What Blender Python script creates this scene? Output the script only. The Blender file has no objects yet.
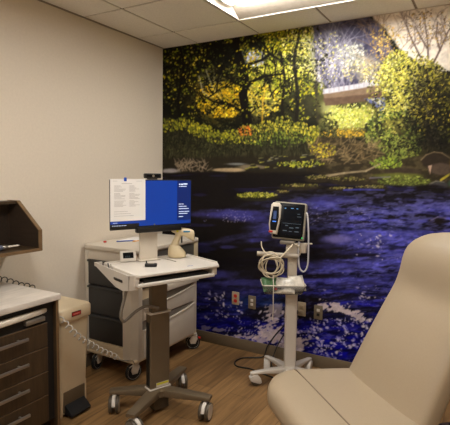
import bpy, bmesh, math, random
import numpy as np
from mathutils import Vector, Matrix

# ============================================================ camera, world, lamps, exposure
COL = bpy.context.scene.collection
SC = bpy.context.scene
H_CEIL = 2.7185
cam_d = bpy.data.cameras.new('camera'); cam = bpy.data.objects.new('camera', cam_d); COL.objects.link(cam); SC.camera = cam
F_PX, PITCH, YAW, ROLL = 462.054, .0834650, .5242129, .0140340
cam_d.sensor_fit = 'HORIZONTAL'; cam_d.sensor_width = 36.0; cam_d.lens = F_PX * 36.0 / 450.0; cam_d.clip_start = .05
fw = Vector((-math.sin(YAW) * math.cos(PITCH), math.cos(YAW) * math.cos(PITCH), -math.sin(PITCH)))
rt = Vector((math.cos(YAW), math.sin(YAW), 0)); up = rt.cross(fw)
rt, up = rt * math.cos(ROLL) + up * math.sin(ROLL), up * math.cos(ROLL) - rt * math.sin(ROLL)
CP = Vector((2.7459193, -3.5462488, 1.5574223))
cam.matrix_world = Matrix(((rt.x, up.x, -fw.x, CP.x), (rt.y, up.y, -fw.y, CP.y), (rt.z, up.z, -fw.z, CP.z), (0, 0, 0, 1)))

world = bpy.data.worlds.new('world'); SC.world = world; world.use_nodes = True
world.node_tree.nodes['Background'].inputs[0].default_value = (.9, .8, .68, 1); world.node_tree.nodes['Background'].inputs[1].default_value = .02
LAMP_STRENGTH = 7.0; LAMP_COLOR = (1.0, .98, .95)
SC.view_settings.view_transform = 'Standard'; SC.view_settings.look = 'None'; SC.view_settings.gamma = 1.0; SC.view_settings.use_curve_mapping = False
SC.view_settings.exposure = 1.9
MURAL_GAIN = (1.12, 1.2, 1.42)

# ============================================================ helpers
def lin(c):
    return tuple((v / 255 / 12.92) if v / 255 <= .04045 else ((v / 255 + .055) / 1.055) ** 2.4 for v in c)
MATS = {}
def mat(name, rgb, rough=.6, metal=0.0, var=.06, scale=30, bump=0.0, stretch=(1, 1, 1), emit=0.0, coat=0.0, alpha=None, trans=0.0):
    if name in MATS: return MATS[name]
    m = bpy.data.materials.new(name); m.use_nodes = True; nt = m.node_tree; b = nt.nodes['Principled BSDF']
    c = lin(rgb); tc = nt.nodes.new('ShaderNodeTexCoord'); mp = nt.nodes.new('ShaderNodeMapping'); mp.inputs['Scale'].default_value = stretch
    nt.links.new(tc.outputs['Object'], mp.inputs[0])
    n = nt.nodes.new('ShaderNodeTexNoise'); n.inputs['Scale'].default_value = scale; n.inputs['Detail'].default_value = 5; nt.links.new(mp.outputs[0], n.inputs['Vector'])
    r = nt.nodes.new('ShaderNodeValToRGB'); r.color_ramp.elements[0].position = .3; r.color_ramp.elements[1].position = .7
    r.color_ramp.elements[0].color = (*[x * (1 - var) for x in c], 1); r.color_ramp.elements[1].color = (*[min(1, x * (1 + var)) for x in c], 1)
    nt.links.new(n.outputs['Fac'], r.inputs[0]); nt.links.new(r.outputs[0], b.inputs['Base Color'])
    b.inputs['Roughness'].default_value = rough; b.inputs['Metallic'].default_value = metal
    if coat: b.inputs['Coat Weight'].default_value = coat
    if trans: b.inputs['Transmission Weight'].default_value = trans
    if alpha is not None: b.inputs['Alpha'].default_value = alpha
    if emit: nt.links.new(r.outputs[0], b.inputs['Emission Color']); b.inputs['Emission Strength'].default_value = emit
    if bump:
        bp = nt.nodes.new('ShaderNodeBump'); bp.inputs['Strength'].default_value = bump; bp.inputs['Distance'].default_value = .002
        nt.links.new(n.outputs['Fac'], bp.inputs['Height']); nt.links.new(bp.outputs[0], b.inputs['Normal'])
    MATS[name] = m; return m

class MB:
    """collects shapes for ONE mesh object"""
    def __init__(s): s.bm = bmesh.new()
    def _merge(s, t, M=None):
        if M is not None: bmesh.ops.transform(t, matrix=M, verts=t.verts)
        bmesh.ops.recalc_face_normals(t, faces=t.faces)
        me = bpy.data.meshes.new('t'); t.to_mesh(me); t.free(); s.bm.from_mesh(me); bpy.data.meshes.remove(me); return s
    def box(s, x0, x1, y0, y1, z0, z1, bev=0.0, seg=2, M=None):
        t = bmesh.new(); bmesh.ops.create_cube(t, size=1)
        bmesh.ops.scale(t, vec=(x1 - x0, y1 - y0, z1 - z0), verts=t.verts); bmesh.ops.translate(t, vec=((x0 + x1) / 2, (y0 + y1) / 2, (z0 + z1) / 2), verts=t.verts)
        if bev: bmesh.ops.bevel(t, geom=list(t.edges), offset=bev, segments=seg, profile=.5, affect='EDGES')
        return s._merge(t, M)
    def prism(s, pts, d, plane='xy', off=0.0, bev=0.0, seg=2, M=None):
        """polygon extruded by d along the axis normal to its plane, starting at off"""
        t = bmesh.new(); f = {'xy': lambda a, b, c: (a, b, c), 'yz': lambda a, b, c: (c, a, b), 'xz': lambda a, b, c: (a, c, b)}[plane]
        v0 = [t.verts.new(f(a, b, off)) for a, b in pts]; v1 = [t.verts.new(f(a, b, off + d)) for a, b in pts]; n = len(pts)
        f0 = t.faces.new(v0); f1 = t.faces.new(v1[::-1])
        for i in range(n): t.faces.new((v0[i], v0[(i + 1) % n], v1[(i + 1) % n], v1[i]))
        bmesh.ops.recalc_face_normals(t, faces=t.faces)
        if bev:
            es = set(f0.edges) | set(f1.edges); bmesh.ops.bevel(t, geom=list(es), offset=bev, segments=seg, profile=.5, affect='EDGES')
        return s._merge(t, M)
    def tube(s, pts, r, seg=10, r1=None, M=None):
        pts = [Vector(p) for p in pts]; n = len(pts); t = bmesh.new(); rings = []
        T0 = (pts[1] - pts[0]).normalized(); N = T0.orthogonal().normalized()
        for i, p in enumerate(pts):
            T = ((pts[min(i + 1, n - 1)] - pts[max(i - 1, 0)])).normalized(); N = (N - T * N.dot(T)).normalized(); B = T.cross(N)
            rr = r if r1 is None else r + (r1 - r) * i / (n - 1)
            rings.append([t.verts.new(p + (N * math.cos(a) + B * math.sin(a)) * rr) for a in [2 * math.pi * k / seg for k in range(seg)]])
        for a, b in zip(rings, rings[1:]):
            for k in range(seg): t.faces.new((a[k], a[(k + 1) % seg], b[(k + 1) % seg], b[k]))
        t.faces.new(rings[0][::-1]); t.faces.new(rings[-1]); return s._merge(t, M)
    def cyl(s, p0, p1, r, r1=None, seg=24): return s.tube([p0, p1], r, seg, r1)
    def lathe(s, prof, seg=28, M=None):
        """profile of (radius, z) turned about z"""
        t = bmesh.new(); rings = [[t.verts.new((max(r, 1e-4) * math.cos(2 * math.pi * k / seg), max(r, 1e-4) * math.sin(2 * math.pi * k / seg), z)) for k in range(seg)] for r, z in prof]
        for a, b in zip(rings, rings[1:]):
            for k in range(seg): t.faces.new((a[k], a[(k + 1) % seg], b[(k + 1) % seg], b[k]))
        t.faces.new(rings[0][::-1]); t.faces.new(rings[-1]); return s._merge(t, M)
    def loft(s, rings, M=None, cap=True):
        t = bmesh.new(); R = [[t.verts.new(p) for p in r] for r in rings]; n = len(R[0])
        for a, b in zip(R, R[1:]):
            for k in range(n): t.faces.new((a[k], a[(k + 1) % n], b[(k + 1) % n], b[k]))
        if cap: t.faces.new(R[0][::-1]); t.faces.new(R[-1])
        return s._merge(t, M)
    def build(s, name, m, parent=None, smooth=35, label=None):
        me = bpy.data.meshes.new(name); s.bm.to_mesh(me); s.bm.free(); me.materials.append(m)
        o = bpy.data.objects.new(name, me); COL.objects.link(o)
        if parent is not None: o.parent = parent
        if smooth:
            me.shade_smooth(); me.set_sharp_from_angle(angle=math.radians(smooth))
        if label: o['label'] = label
        return o
def thing(name, label, cat, loc=(0, 0, 0), rz=0.0, group=None):
    o = bpy.data.objects.new(name, None); COL.objects.link(o); o.empty_display_size = .1
    o.location = loc; o.rotation_euler = (0, 0, math.radians(rz)); o['label'] = label; o['category'] = cat
    if group: o['group'] = group
    return o
def tag(o, label, cat, group=None):
    o['label'] = label; o['category'] = cat
    if group: o['group'] = group
    return o
def struct(o): o['kind'] = 'structure'; return o
def kids(o): return [c for c in bpy.data.objects if c.parent is o]
def copy_tree(o, parent=None):
    ch = kids(o); c = o.copy(); COL.objects.link(c); c.parent = parent
    for k in ch: copy_tree(k, c)
    return c
def spline(pts, n=8):
    """smooth curve through the points"""
    P = [Vector(p) for p in pts]; P = [P[0] * 2 - P[1]] + P + [P[-1] * 2 - P[-2]]; out = []
    for i in range(1, len(P) - 2):
        for k in range(n):
            t = k / n; a, b, c, d = P[i - 1:i + 3]
            out.append(.5 * ((2 * b) + (c - a) * t + (2 * a - 5 * b + 4 * c - d) * t * t + (3 * b - a - 3 * c + d) * t ** 3))
    out.append(P[-2]); return out
def rrect(x0, x1, y0, y1, r, n=5):
    out = []
    for cx, cy, a0 in ((x1 - r, y1 - r, 0), (x0 + r, y1 - r, 90), (x0 + r, y0 + r, 180), (x1 - r, y0 + r, 270)):
        for k in range(n + 1): a = math.radians(a0 + 90 * k / n); out.append((cx + r * math.cos(a), cy + r * math.sin(a)))
    return out
def coil(path, r, pitch_n, wire, seg=7, per=12):
    """helix of pitch_n turns wound about a smooth path"""
    P = spline(path, 14); L = [0]
    for a, b in zip(P, P[1:]): L.append(L[-1] + (b - a).length)
    out = []; N = None; T = pitch_n * per; j = 0
    for i in range(T + 1):
        d = L[-1] * i / T
        while j < len(L) - 2 and L[j + 1] < d: j += 1
        u = (d - L[j]) / max(1e-6, L[j + 1] - L[j]); p = P[j].lerp(P[j + 1], u); t = (P[j + 1] - P[j]).normalized()
        N = t.orthogonal().normalized() if N is None else (N - t * N.dot(t)).normalized(); B = t.cross(N); a = 2 * math.pi * i / per
        e = min(1, i / per, (T - i) / per); out.append(p + (N * math.cos(a) + B * math.sin(a)) * r * e)
    return out

# ============================================================ materials
M_WALL = mat('wall_paint', (226, 213, 194), .75, var=.025, scale=60, bump=.06)
M_CEIL = mat('ceiling_tile', (243, 237, 226), .9, var=.05, scale=90, bump=.2)
M_BAR = mat('grid_bar', (150, 135, 115), .5)  # darker than the tiles: shade along the tile edges put into the colour
M_BASE = mat('baseboard_vinyl', (112, 98, 78), .45, var=.04)
M_OFF = mat('off_white_plastic', (214, 203, 186), .42, var=.02, scale=8)
M_WHITE = mat('white_powder_coat', (216, 208, 196), .35, var=.02, scale=8)
M_BEIGE = mat('beige_plastic', (216, 196, 162), .5, var=.03, scale=8)
M_CREAM = mat('cream_plastic', (206, 188, 152), .45, var=.02, scale=8)
M_TAUPE = mat('taupe_metal', (112, 97, 76), .42, metal=.25, var=.04, scale=12)
M_TAUPE2 = mat('dark_taupe_metal', (82, 72, 58), .5, metal=.2, var=.04)
M_GREY = mat('mid_grey_plastic', (126, 118, 106), .5)
M_DGREY = mat('dark_grey_plastic', (52, 50, 48), .42, var=.05)
M_BLACK = mat('black_plastic', (20, 20, 20), .38, var=.05)
M_RUBBER = mat('black_rubber', (26, 25, 25), .8)
M_STEEL = mat('brushed_steel', (176, 168, 156), .33, metal=.85, var=.04, scale=60, stretch=(1, 8, 1))
M_RED = mat('red_plastic', (190, 34, 26), .4)
M_VINYL = mat('beige_vinyl', (172, 154, 128), .42, var=.02, scale=140, bump=.05)
M_SEAM = mat('seam_thread', (120, 103, 82), .6)
M_WOOD = mat('dark_wood_laminate', (62, 46, 28), .45, var=.28, scale=14, stretch=(6, 6, .5))
M_WOODE = mat('wood_edge_band', (112, 86, 56), .5, var=.15, scale=20)
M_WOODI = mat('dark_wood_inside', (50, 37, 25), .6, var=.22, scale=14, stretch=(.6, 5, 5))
M_COUNTER = mat('veined_laminate', (206, 196, 184), .35, var=.13, scale=7, stretch=(5, 1, 1))
M_PAPER = mat('paper', (244, 240, 234), .8, var=.01)
M_INK = mat('grey_ink', (186, 181, 174), .9)
M_WIRE = mat('grey_cable', (176, 168, 156), .5)
M_YEL = mat('yellow_label', (214, 206, 40), .5); M_BLUE = mat('blue_plastic', (40, 86, 170), .4)
M_GLASS = mat('dark_glass', (9, 10, 12), .3)
M_GLASS.node_tree.nodes['Principled BSDF'].inputs['Specular IOR Level'].default_value = .14
M_OLIVE = mat('olive_packet', (120, 150, 110), .4)

# ============================================================ the setting
XR, YF = 3.8, -5.4
def floor_mat():
    m = bpy.data.materials.new('vinyl_planks'); m.use_nodes = True; nt = m.node_tree; b = nt.nodes['Principled BSDF']; N = nt.nodes.new; L = nt.links.new
    tc = N('ShaderNodeTexCoord'); mp = N('ShaderNodeMapping'); mp.inputs['Rotation'].default_value = (0, 0, math.pi / 2); L(tc.outputs['Object'], mp.inputs[0])
    br = N('ShaderNodeTexBrick'); L(mp.outputs[0], br.inputs['Vector']); br.inputs['Scale'].default_value = 1; br.inputs['Brick Width'].default_value = 1.22; br.inputs['Row Height'].default_value = .15
    br.inputs['Mortar Size'].default_value = .0016; br.offset = .37; br.inputs['Color1'].default_value = (*lin((158, 123, 80)), 1); br.inputs['Color2'].default_value = (*lin((128, 97, 62)), 1); br.inputs['Mortar'].default_value = (*lin((100, 74, 47)), 1)
    m2 = N('ShaderNodeMapping'); m2.inputs['Scale'].default_value = (14, 1.1, 1); L(tc.outputs['Object'], m2.inputs[0])
    n = N('ShaderNodeTexNoise'); n.inputs['Scale'].default_value = 2.2; n.inputs['Detail'].default_value = 7; n.inputs['Distortion'].default_value = .6; L(m2.outputs[0], n.inputs['Vector'])
    r = N('ShaderNodeValToRGB'); r.color_ramp.elements[0].position = .33; r.color_ramp.elements[1].position = .68; r.color_ramp.elements[0].color = (.55, .52, .48, 1); r.color_ramp.elements[1].color = (1.15, 1.12, 1.08, 1); L(n.outputs['Fac'], r.inputs[0])
    mx = N('ShaderNodeMixRGB'); mx.blend_type = 'MULTIPLY'; mx.inputs[0].default_value = .9; L(br.outputs['Color'], mx.inputs[1]); L(r.outputs[0], mx.inputs[2])
    L(mx.outputs[0], b.inputs['Base Color']); b.inputs['Roughness'].default_value = .48; b.inputs['Specular IOR Level'].default_value = .35
    return m
struct(MB().box(-.1, XR + .1, YF - .1, .1, -.1, 0).build('floor', floor_mat(), smooth=0))
struct(MB().box(-.1, 0, YF - .1, .1, 0, H_CEIL + .2).build('wall_left', M_WALL, smooth=0))
struct(MB().box(0, XR, 0, .1, 0, H_CEIL + .2).build('wall_back', M_WALL, smooth=0))
struct(MB().box(XR, XR + .1, YF - .1, .1, 0, H_CEIL + .2).build('wall_right', M_WALL, smooth=0))
struct(MB().box(0, XR, YF - .1, YF, 0, H_CEIL + .2).build('wall_front', M_WALL, smooth=0))
def base(name, x0, x1, y0, y1):
    b = MB().box(x0, x1, y0, y1, 0, .1, .003); struct(b.build(name, M_BASE))
base('baseboard_back', .012, XR - .012, -.012, 0); base('baseboard_left', 0, .012, YF, 0); base('baseboard_right', XR - .012, XR, YF, 0); base('baseboard_front', .012, XR - .012, YF, YF + .012)
# suspended ceiling: square tiles hung in a recessed grid, two-tile openings for the lights
GX, GY, T = .388, -.365, .61
LIGHTS = [(GX + T, GY - T, 2), (GX + T, GY - 4 * T, 2), (GX + T, GY - 7 * T, 2)]        # left x, near y, tiles wide
xs = [0.0] + [GX + T * k for k in range(6) if GX + T * k < XR] + [XR]; ys = [YF] + [y for y in sorted(GY - T * k for k in range(9)) if y > YF + .02] + [0.0]
tiles = MB(); bars = MB()
for i in range(len(xs) - 1):
    for j in range(len(ys) - 1):
        x0, x1, y0, y1 = xs[i], xs[i + 1], ys[j], ys[j + 1]; cx, cy = (x0 + x1) / 2, (y0 + y1) / 2
        if any(lx < cx < lx + T * n and ly < cy < ly + T for lx, ly, n in LIGHTS): continue
        g = .009; tiles.box(x0 + (g if i else 0), x1 - g, y0 + g, y1 - g, H_CEIL, H_CEIL + .03, .002, 1)
for x in xs[1:-1]:
    y = YF
    segs = [(YF, 0.0)]
    for lx, ly, n in LIGHTS:
        if lx + .01 < x < lx + T * n - .01:
            segs = [q for a, b in segs for q in ((a, min(b, ly)), (max(a, ly + T), b)) if q[1] - q[0] > .01] if any(a < ly < b for a, b in segs) else segs
    for a, b in segs: bars.box(x - .012, x + .012, a, b, H_CEIL + .007, H_CEIL + .012)
for y in ys[1:-1]: bars.box(0, XR, y - .012, y + .012, H_CEIL + .007, H_CEIL + .012)
struct(tiles.build('ceiling', M_CEIL, smooth=0)); struct(bars.build('trim_1', M_BAR, smooth=0))
struct(MB().box(0, XR, YF, 0, H_CEIL + .15, H_CEIL + .2).build('ceiling_slab', M_CEIL, smooth=0))
edge = MB().box(0, .02, YF, 0, H_CEIL - .004, H_CEIL); edge.box(XR - .02, XR, YF, 0, H_CEIL - .004, H_CEIL); edge.box(.02, XR - .02, YF, YF + .02, H_CEIL - .004, H_CEIL)
struct(edge.build('trim_2', M_BAR, smooth=0))

# ============================================================ drawing of the mural's print
def paint_print():
    """the printed river landscape, painted as a canvas of 2 cells per unit; origin (150,-30)"""
    S = 2; ox, oy = 150, -30; W, H = 1110, 890
    rs = np.random.RandomState(7)
    yy, xx = np.mgrid[0:H, 0:W].astype(np.float32); px = xx / S + ox; py = yy / S + oy
    def noise(sx, sy, seed, tilt=0.0):
        r = np.random.RandomState(seed); gw, gh = 700, 700
        g = r.rand(gh, gw).astype(np.float32)
        a = (px + 400) / sx; b = (py + 200 + tilt * px) / sy
        i = np.floor(a).astype(int); j = np.floor(b).astype(int); u = a - i; v = b - j
        u = u * u * (3 - 2 * u); v = v * v * (3 - 2 * v); i %= gw - 1; j %= gh - 1
        return (g[j, i] * (1 - u) + g[j, i + 1] * u) * (1 - v) + (g[j + 1, i] * (1 - u) + g[j + 1, i + 1] * u) * v
    def fbm(sx, sy, seed, n=4, tilt=0.0):
        t = 0; w = 0
        for k in range(n):
            t = t + noise(sx / 2 ** k, sy / 2 ** k, seed + k, tilt) * .6 ** k; w += .6 ** k
        return t / w
    RF = fbm(10, 7, 3); DF = fbm(13, 11, 100)
    def rolled(f, seed): return np.roll(np.roll(f, seed * 37 % H, 0), seed * 91 % W, 1)
    def ss(a, b, t):
        t = np.clip((t - a) / (b - a), 0, 1); return t * t * (3 - 2 * t)
    img = np.zeros((H, W, 3), np.float32)
    def fill(m, c):
        m = np.clip(m, 0, 1)[..., None]; img[:] = img * (1 - m) + np.array(c, np.float32) * m
    def poly(pts, soft=1.5, rough=0.0, seed=1, cell=8):
        qx, qy = px, py
        if rough:
            qx = px + (rolled(RF, seed) - .5) * rough; qy = py + (rolled(RF, seed + 9) - .5) * rough
        inside = np.zeros((H, W), bool); dist = np.full((H, W), 1e9, np.float32)
        for (x0, y0), (x1, y1) in zip(pts, pts[1:] + pts[:1]):
            if y0 != y1:
                c = ((y0 > qy) != (y1 > qy)) & (qx < (x1 - x0) * (qy - y0) / (y1 - y0) + x0)
                inside ^= c
            dx, dy = x1 - x0, y1 - y0; t = np.clip(((qx - x0) * dx + (qy - y0) * dy) / (dx * dx + dy * dy + 1e-6), 0, 1)
            dist = np.minimum(dist, np.hypot(qx - x0 - t * dx, qy - y0 - t * dy))
        return np.clip(.5 + np.where(inside, dist, -dist) / soft, 0, 1)
    def ell(cx, cy, rx, ry, soft=.3, rough=0.0, seed=3):
        d = np.hypot((px - cx) / rx, (py - cy) / ry)
        if rough: d = d + (rolled(RF, seed) - .5) * rough
        return 1 - ss(1 - soft, 1 + soft, d)
    def stroke(pts, w0, w1, c, a=1.0):
        n = len(pts) - 1
        for k in range(n):
            (x0, y0), (x1, y1) = pts[k], pts[k + 1]; wa = w0 + (w1 - w0) * k / n; wb = w0 + (w1 - w0) * (k + 1) / n
            X0 = int((min(x0, x1) - 6 - ox) * S); X1 = int((max(x0, x1) + 6 - ox) * S); Y0 = int((min(y0, y1) - 6 - oy) * S); Y1 = int((max(y0, y1) + 6 - oy) * S)
            X0, Y0, X1, Y1 = max(0, X0), max(0, Y0), min(W, X1), min(H, Y1)
            if X1 <= X0 or Y1 <= Y0: continue
            qx = px[Y0:Y1, X0:X1]; qy = py[Y0:Y1, X0:X1]; dx, dy = x1 - x0, y1 - y0
            t = np.clip(((qx - x0) * dx + (qy - y0) * dy) / (dx * dx + dy * dy + 1e-6), 0, 1)
            d = np.hypot(qx - x0 - t * dx, qy - y0 - t * dy); m = (np.clip((wa + (wb - wa) * t) / 2 - d + .5, 0, 1) * a)[..., None]
            img[Y0:Y1, X0:X1] = img[Y0:Y1, X0:X1] * (1 - m) + np.array(c, np.float32) * m
    def twig(x, y, ang, ln, w, c, depth, a=1.0):
        p = [(x, y)]
        for k in range(4):
            ang += rs.uniform(-.22, .22); x += math.cos(ang) * ln / 4; y -= math.sin(ang) * ln / 4; p.append((x, y))
            if depth and k and rs.rand() < .8: twig(x, y, ang + rs.choice([-1, 1]) * rs.uniform(.4, .9), ln * .6, w * .55, c, depth - 1, a)
        stroke(p, w, w * .5, c, a)
    def dab(x, y, r, asp, ang, c, a):
        R = r + 1; X0 = int((x - R - ox) * S); X1 = int((x + R - ox) * S) + 2; Y0 = int((y - R - oy) * S); Y1 = int((y + R - oy) * S) + 2
        if X0 < 0 or Y0 < 0 or X1 > W or Y1 > H: return
        dx = px[Y0:Y1, X0:X1] - x; dy = py[Y0:Y1, X0:X1] - y; ca, sa = math.cos(ang), math.sin(ang)
        d = np.hypot((dx * ca + dy * sa) / r, (-dx * sa + dy * ca) / (r * asp)); m = (np.clip((1.25 - d) * 2, 0, 1) * a)[..., None]
        img[Y0:Y1, X0:X1] = img[Y0:Y1, X0:X1] * (1 - m) + np.asarray(c, np.float32) * m
    def leaves(cx, cy, rx, ry, n, pal, r0=.7, r1=1.7, a=.85, clump=True, seed=0, ang=None, asp=.55, thr=.5):
        den = rolled(DF, seed + 1) if clump else None
        pal = np.array(pal, float); k = 0; tries = 0
        while k < n and tries < n * 12:
            tries += 1
            q = rs.rand() ** .6; th = rs.rand() * 6.2832
            x = cx + rx * q * math.cos(th); y = cy + ry * q * math.sin(th)
            if clump:
                i = int((x - ox) * S); j = int((y - oy) * S)
                if not (0 <= i < W and 0 <= j < H) or den[j, i] < thr + rs.normal() * .05: continue
            c = pal[rs.randint(len(pal))] * rs.uniform(.75, 1.2)
            dab(x, y, rs.uniform(r0, r1), asp, rs.uniform(0, 3.14) if ang is None else ang + rs.normal() * .35, c, a); k += 1
    # ---------- woodland
    n1 = fbm(26, 22, 11); n2 = fbm(7, 6, 12); n3 = fbm(2.6, 2.4, 13, 2)
    img[:] = np.stack([24 + 30 * n2 * n1, 23 + 28 * n2 * n1, 12 + 10 * n2], -1)
    YL = [(196, 176, 34), (160, 160, 34), (116, 122, 30), (206, 186, 70), (86, 92, 30)]
    DK = [(52, 54, 26), (38, 40, 20), (70, 70, 34), (92, 86, 44), (28, 27, 17)]
    DO = [(82, 84, 48), (60, 62, 36), (104, 98, 56), (44, 44, 26)]
    GY = [(192, 184, 62), (158, 158, 50), (210, 196, 98), (116, 120, 46)]
    # glow of pale far foliage between the trees
    fill(ell(222, 98, 26, 20, .5, .8, 5) * .85, (172, 146, 44)); fill(ell(212, 84, 12, 16, .5, 1., 6) * .5, (160, 156, 120))
    fill(ell(272, 74, 28, 26, .5, .8, 7) * .8, (150, 152, 44)); fill(ell(252, 58, 12, 9, .6, 1.2, 8) * .7, (130, 132, 140)); fill(ell(258, 98, 16, 18, .6, .9, 9) * .75, (168, 156, 92))
    fill(ell(312, 60, 22, 36, .5, .8, 10) * .75, (150, 148, 62)); fill(ell(300, 106, 16, 18, .5, .7, 14) * .7, (66, 62, 40))
    leaves(232, 75, 76, 60, 2200, DK, seed=1, thr=.42)
    leaves(186, 70, 28, 50, 620, YL + DK, seed=2, thr=.48)
    leaves(280, 34, 60, 18, 900, YL + DK + GY, seed=33, thr=.42)
    leaves(205, 50, 46, 26, 420, YL + DK, seed=3, thr=.5)
    leaves(222, 100, 26, 18, 620, [(212, 176, 30), (190, 152, 30), (226, 200, 70), (150, 130, 30)], seed=4, thr=.4)
    leaves(272, 72, 30, 28, 1000, GY, seed=5, thr=.42); leaves(278, 40, 36, 14, 400, YL, seed=6, thr=.46)
    leaves(300, 55, 24, 32, 900, GY + [(226, 218, 150), (226, 206, 120)], seed=8, thr=.42); leaves(306, 92, 18, 30, 500, DO + YL, seed=9, thr=.45)
    leaves(256, 58, 10, 8, 70, [(186, 190, 212), (150, 150, 180), (200, 160, 60)], seed=10, thr=.4)
    leaves(262, 100, 20, 16, 400, [(200, 186, 96), (206, 178, 50), (120, 112, 50)], seed=18, thr=.42)
    leaves(232, 80, 70, 50, 1500, [(26, 24, 15), (34, 31, 18)], .6, 1.5, seed=21, thr=.53)
    TR = (28, 23, 15)
    stroke([(248, 130), (246, 112), (243, 95), (245, 78), (241, 62), (236, 46), (238, 30), (234, 18)], 10, 5, TR)
    stroke([(244, 92), (251, 82), (262, 77), (272, 75), (282, 74)], 3.4, 2, TR); stroke([(243, 72), (250, 64), (262, 60), (270, 54), (280, 60), (283, 66)], 3, 1.6, TR)
    stroke([(270, 54), (264, 44), (256, 38)], 2, 1, TR); stroke([(242, 66), (228, 56), (214, 44), (206, 36)], 3.4, 1.6, TR); stroke([(240, 110), (228, 104), (214, 102), (203, 96)], 2.6, 1.4, TR)
    stroke([(241, 84), (230, 80), (222, 70), (216, 60)], 2.4, 1.2, TR); stroke([(237, 44), (228, 34), (222, 26)], 2.6, 1.4, TR); stroke([(284, 128), (282, 105), (285, 80), (281, 52)], 3.2, 2, (36, 31, 20))
    stroke([(262, 128), (263, 100), (266, 84)], 1.6, 1, (210, 170, 60), .7); stroke([(296, 126), (298, 98), (294, 60), (299, 34)], 4, 2.4, (40, 35, 24)); stroke([(318, 120), (316, 86), (320, 60)], 4, 2.6, (50, 44, 32), .8)
    stroke([(199, 76), (203, 92), (212, 98)], 1.3, .8, (196, 190, 160), .7); stroke([(206, 70), (212, 86), (222, 100)], 1.2, .7, (196, 190, 160), .6); stroke([(180, 128), (178, 100), (184, 66), (180, 46)], 3, 2, TR)
    for k in range(26): twig(rs.uniform(168, 300), rs.uniform(50, 120), rs.uniform(.2, 2.9), rs.uniform(10, 26), 1.5, TR, 1, .9)
    leaves(245, 66, 70, 52, 420, YL, .6, 1.3, seed=22, thr=.55)
    # ---------- hazy hill, pale sky, bare trees
    hill = poly([(318, -30), (372, 18), (384, 30), (392, 46), (402, 70), (396, 90), (330, 92), (316, 70), (312, 20)], 2, 6, 31)
    fill(hill, (70, 64, 76)); fill(hill * ss(.5, .62, fbm(18, 5, 33, 4, -.7)) * .5, (98, 92, 106)); fill(hill * ss(.55, .7, fbm(6, 6, 34)) * .7, (44, 40, 54))
    sky = poly([(366, -30), (374, 19), (386, 29), (399, 48), (414, 62), (432, 70), (700, 84), (700, -30)], 2, 5, 35); fill(sky, (236, 218, 188))
    fill(sky * ss(.55, .75, fbm(9, 12, 36)) * .25, (200, 176, 150))
    fill(ell(352, 56, 14, 11, .5, .9, 37) * .6, (160, 154, 130)); fill(ell(368, 68, 16, 12, .5, 1., 38) * .6, (186, 172, 128)); fill(ell(329, 52, 18, 34, .5, .8, 39) * .35, (140, 134, 132))
    for k in range(34): twig(rs.uniform(318, 350), rs.uniform(60, 92), rs.uniform(1.1, 2.2), rs.uniform(22, 44), 1.1, (170, 162, 160), 1, .5)
    leaves(352, 54, 16, 12, 260, [(196, 190, 158), (160, 154, 128), (130, 124, 100), (210, 204, 180)], .6, 1.4, seed=41, thr=.4)
    leaves(330, 60, 20, 30, 360, [(200, 190, 150), (176, 164, 168), (110, 100, 110), (206, 192, 90)], .5, 1.2, seed=42, thr=.45)
    leaves(366, 72, 24, 12, 380, [(206, 190, 96), (180, 160, 110), (110, 100, 84), (226, 214, 170)], .6, 1.4, seed=43, thr=.4)
    for k in range(9): twig(rs.uniform(376, 398), rs.uniform(55, 80), rs.uniform(1.2, 2.3), rs.uniform(20, 40), 1, (150, 120, 86), 2, .7)
    leaves(385, 42, 16, 18, 170, [(212, 168, 70), (196, 150, 60), (220, 190, 100)], .6, 1.3, seed=44, thr=.4)
    BR = (96, 76, 62)
    for p in ([(428, 66), (428, 46), (426, 30), (424, 14)], [(432, 66), (440, 50), (447, 34), (452, 24)], [(424, 64), (416, 48), (410, 36), (406, 22)], [(427, 48), (420, 36), (415, 26)], [(440, 50), (436, 36), (438, 22)], [(470, 80), (468, 50), (474, 10)], [(520, 84), (524, 40), (516, 0)]):
        stroke(p, 1.9, .9, BR)
    for k in range(26): twig(rs.uniform(406, 452), rs.uniform(24, 52), rs.uniform(.7, 2.4), rs.uniform(8, 20), .9, (120, 96, 80), 1, .7)
    leaves(428, 28, 30, 18, 210, [(196, 150, 50), (150, 120, 70), (120, 96, 70)], .5, 1.2, seed=45, thr=.45); leaves(540, 40, 90, 50, 700, [(196, 150, 50), (150, 120, 70), (120, 96, 70)], .6, 1.5, seed=46)
    wl = ss(330, 290, px) * ss(176, 168, py); e_ = np.clip(img / 255, 0, 1) ** 1.3 * 1.12 * 255; img[:] = img * (1 - wl[..., None]) + e_ * wl[..., None]
    # ---------- lower bank: hedge band, dark shrubs
    under = poly([(150, 118), (172, 118), (196, 124), (216, 132), (250, 130), (284, 126), (312, 128), (330, 136), (330, 172), (150, 174)], 3, 6, 51)
    fill(under, (38, 35, 20)); fill(under * ss(.5, .7, fbm(5, 9, 52)) * .6, (62, 58, 34))
    for k in range(340): x = rs.uniform(160, 330); y = rs.uniform(134, 162); stroke([(x, y), (x + rs.uniform(-2, 2), y - rs.uniform(3, 7))], .8, .5, (84, 80, 48), .5)
    band = [(166, 121), (184, 120), (200, 126), (216, 133), (232, 133), (248, 130), (266, 127), (284, 122), (300, 128), (316, 132)]
    for i, (x, y) in enumerate(band):
        leaves(x, y + 4, 12, 7 + (x > 236) * 3, 210 if x > 196 else 110, [(196, 180, 36), (150, 146, 34), (110, 114, 32), (84, 84, 28)] if x < 236 else [(168, 156, 40), (122, 122, 38), (206, 186, 56), (86, 90, 34), (60, 58, 28)], .7, 1.6, clump=False, seed=60 + i, ang=1.2)
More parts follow.
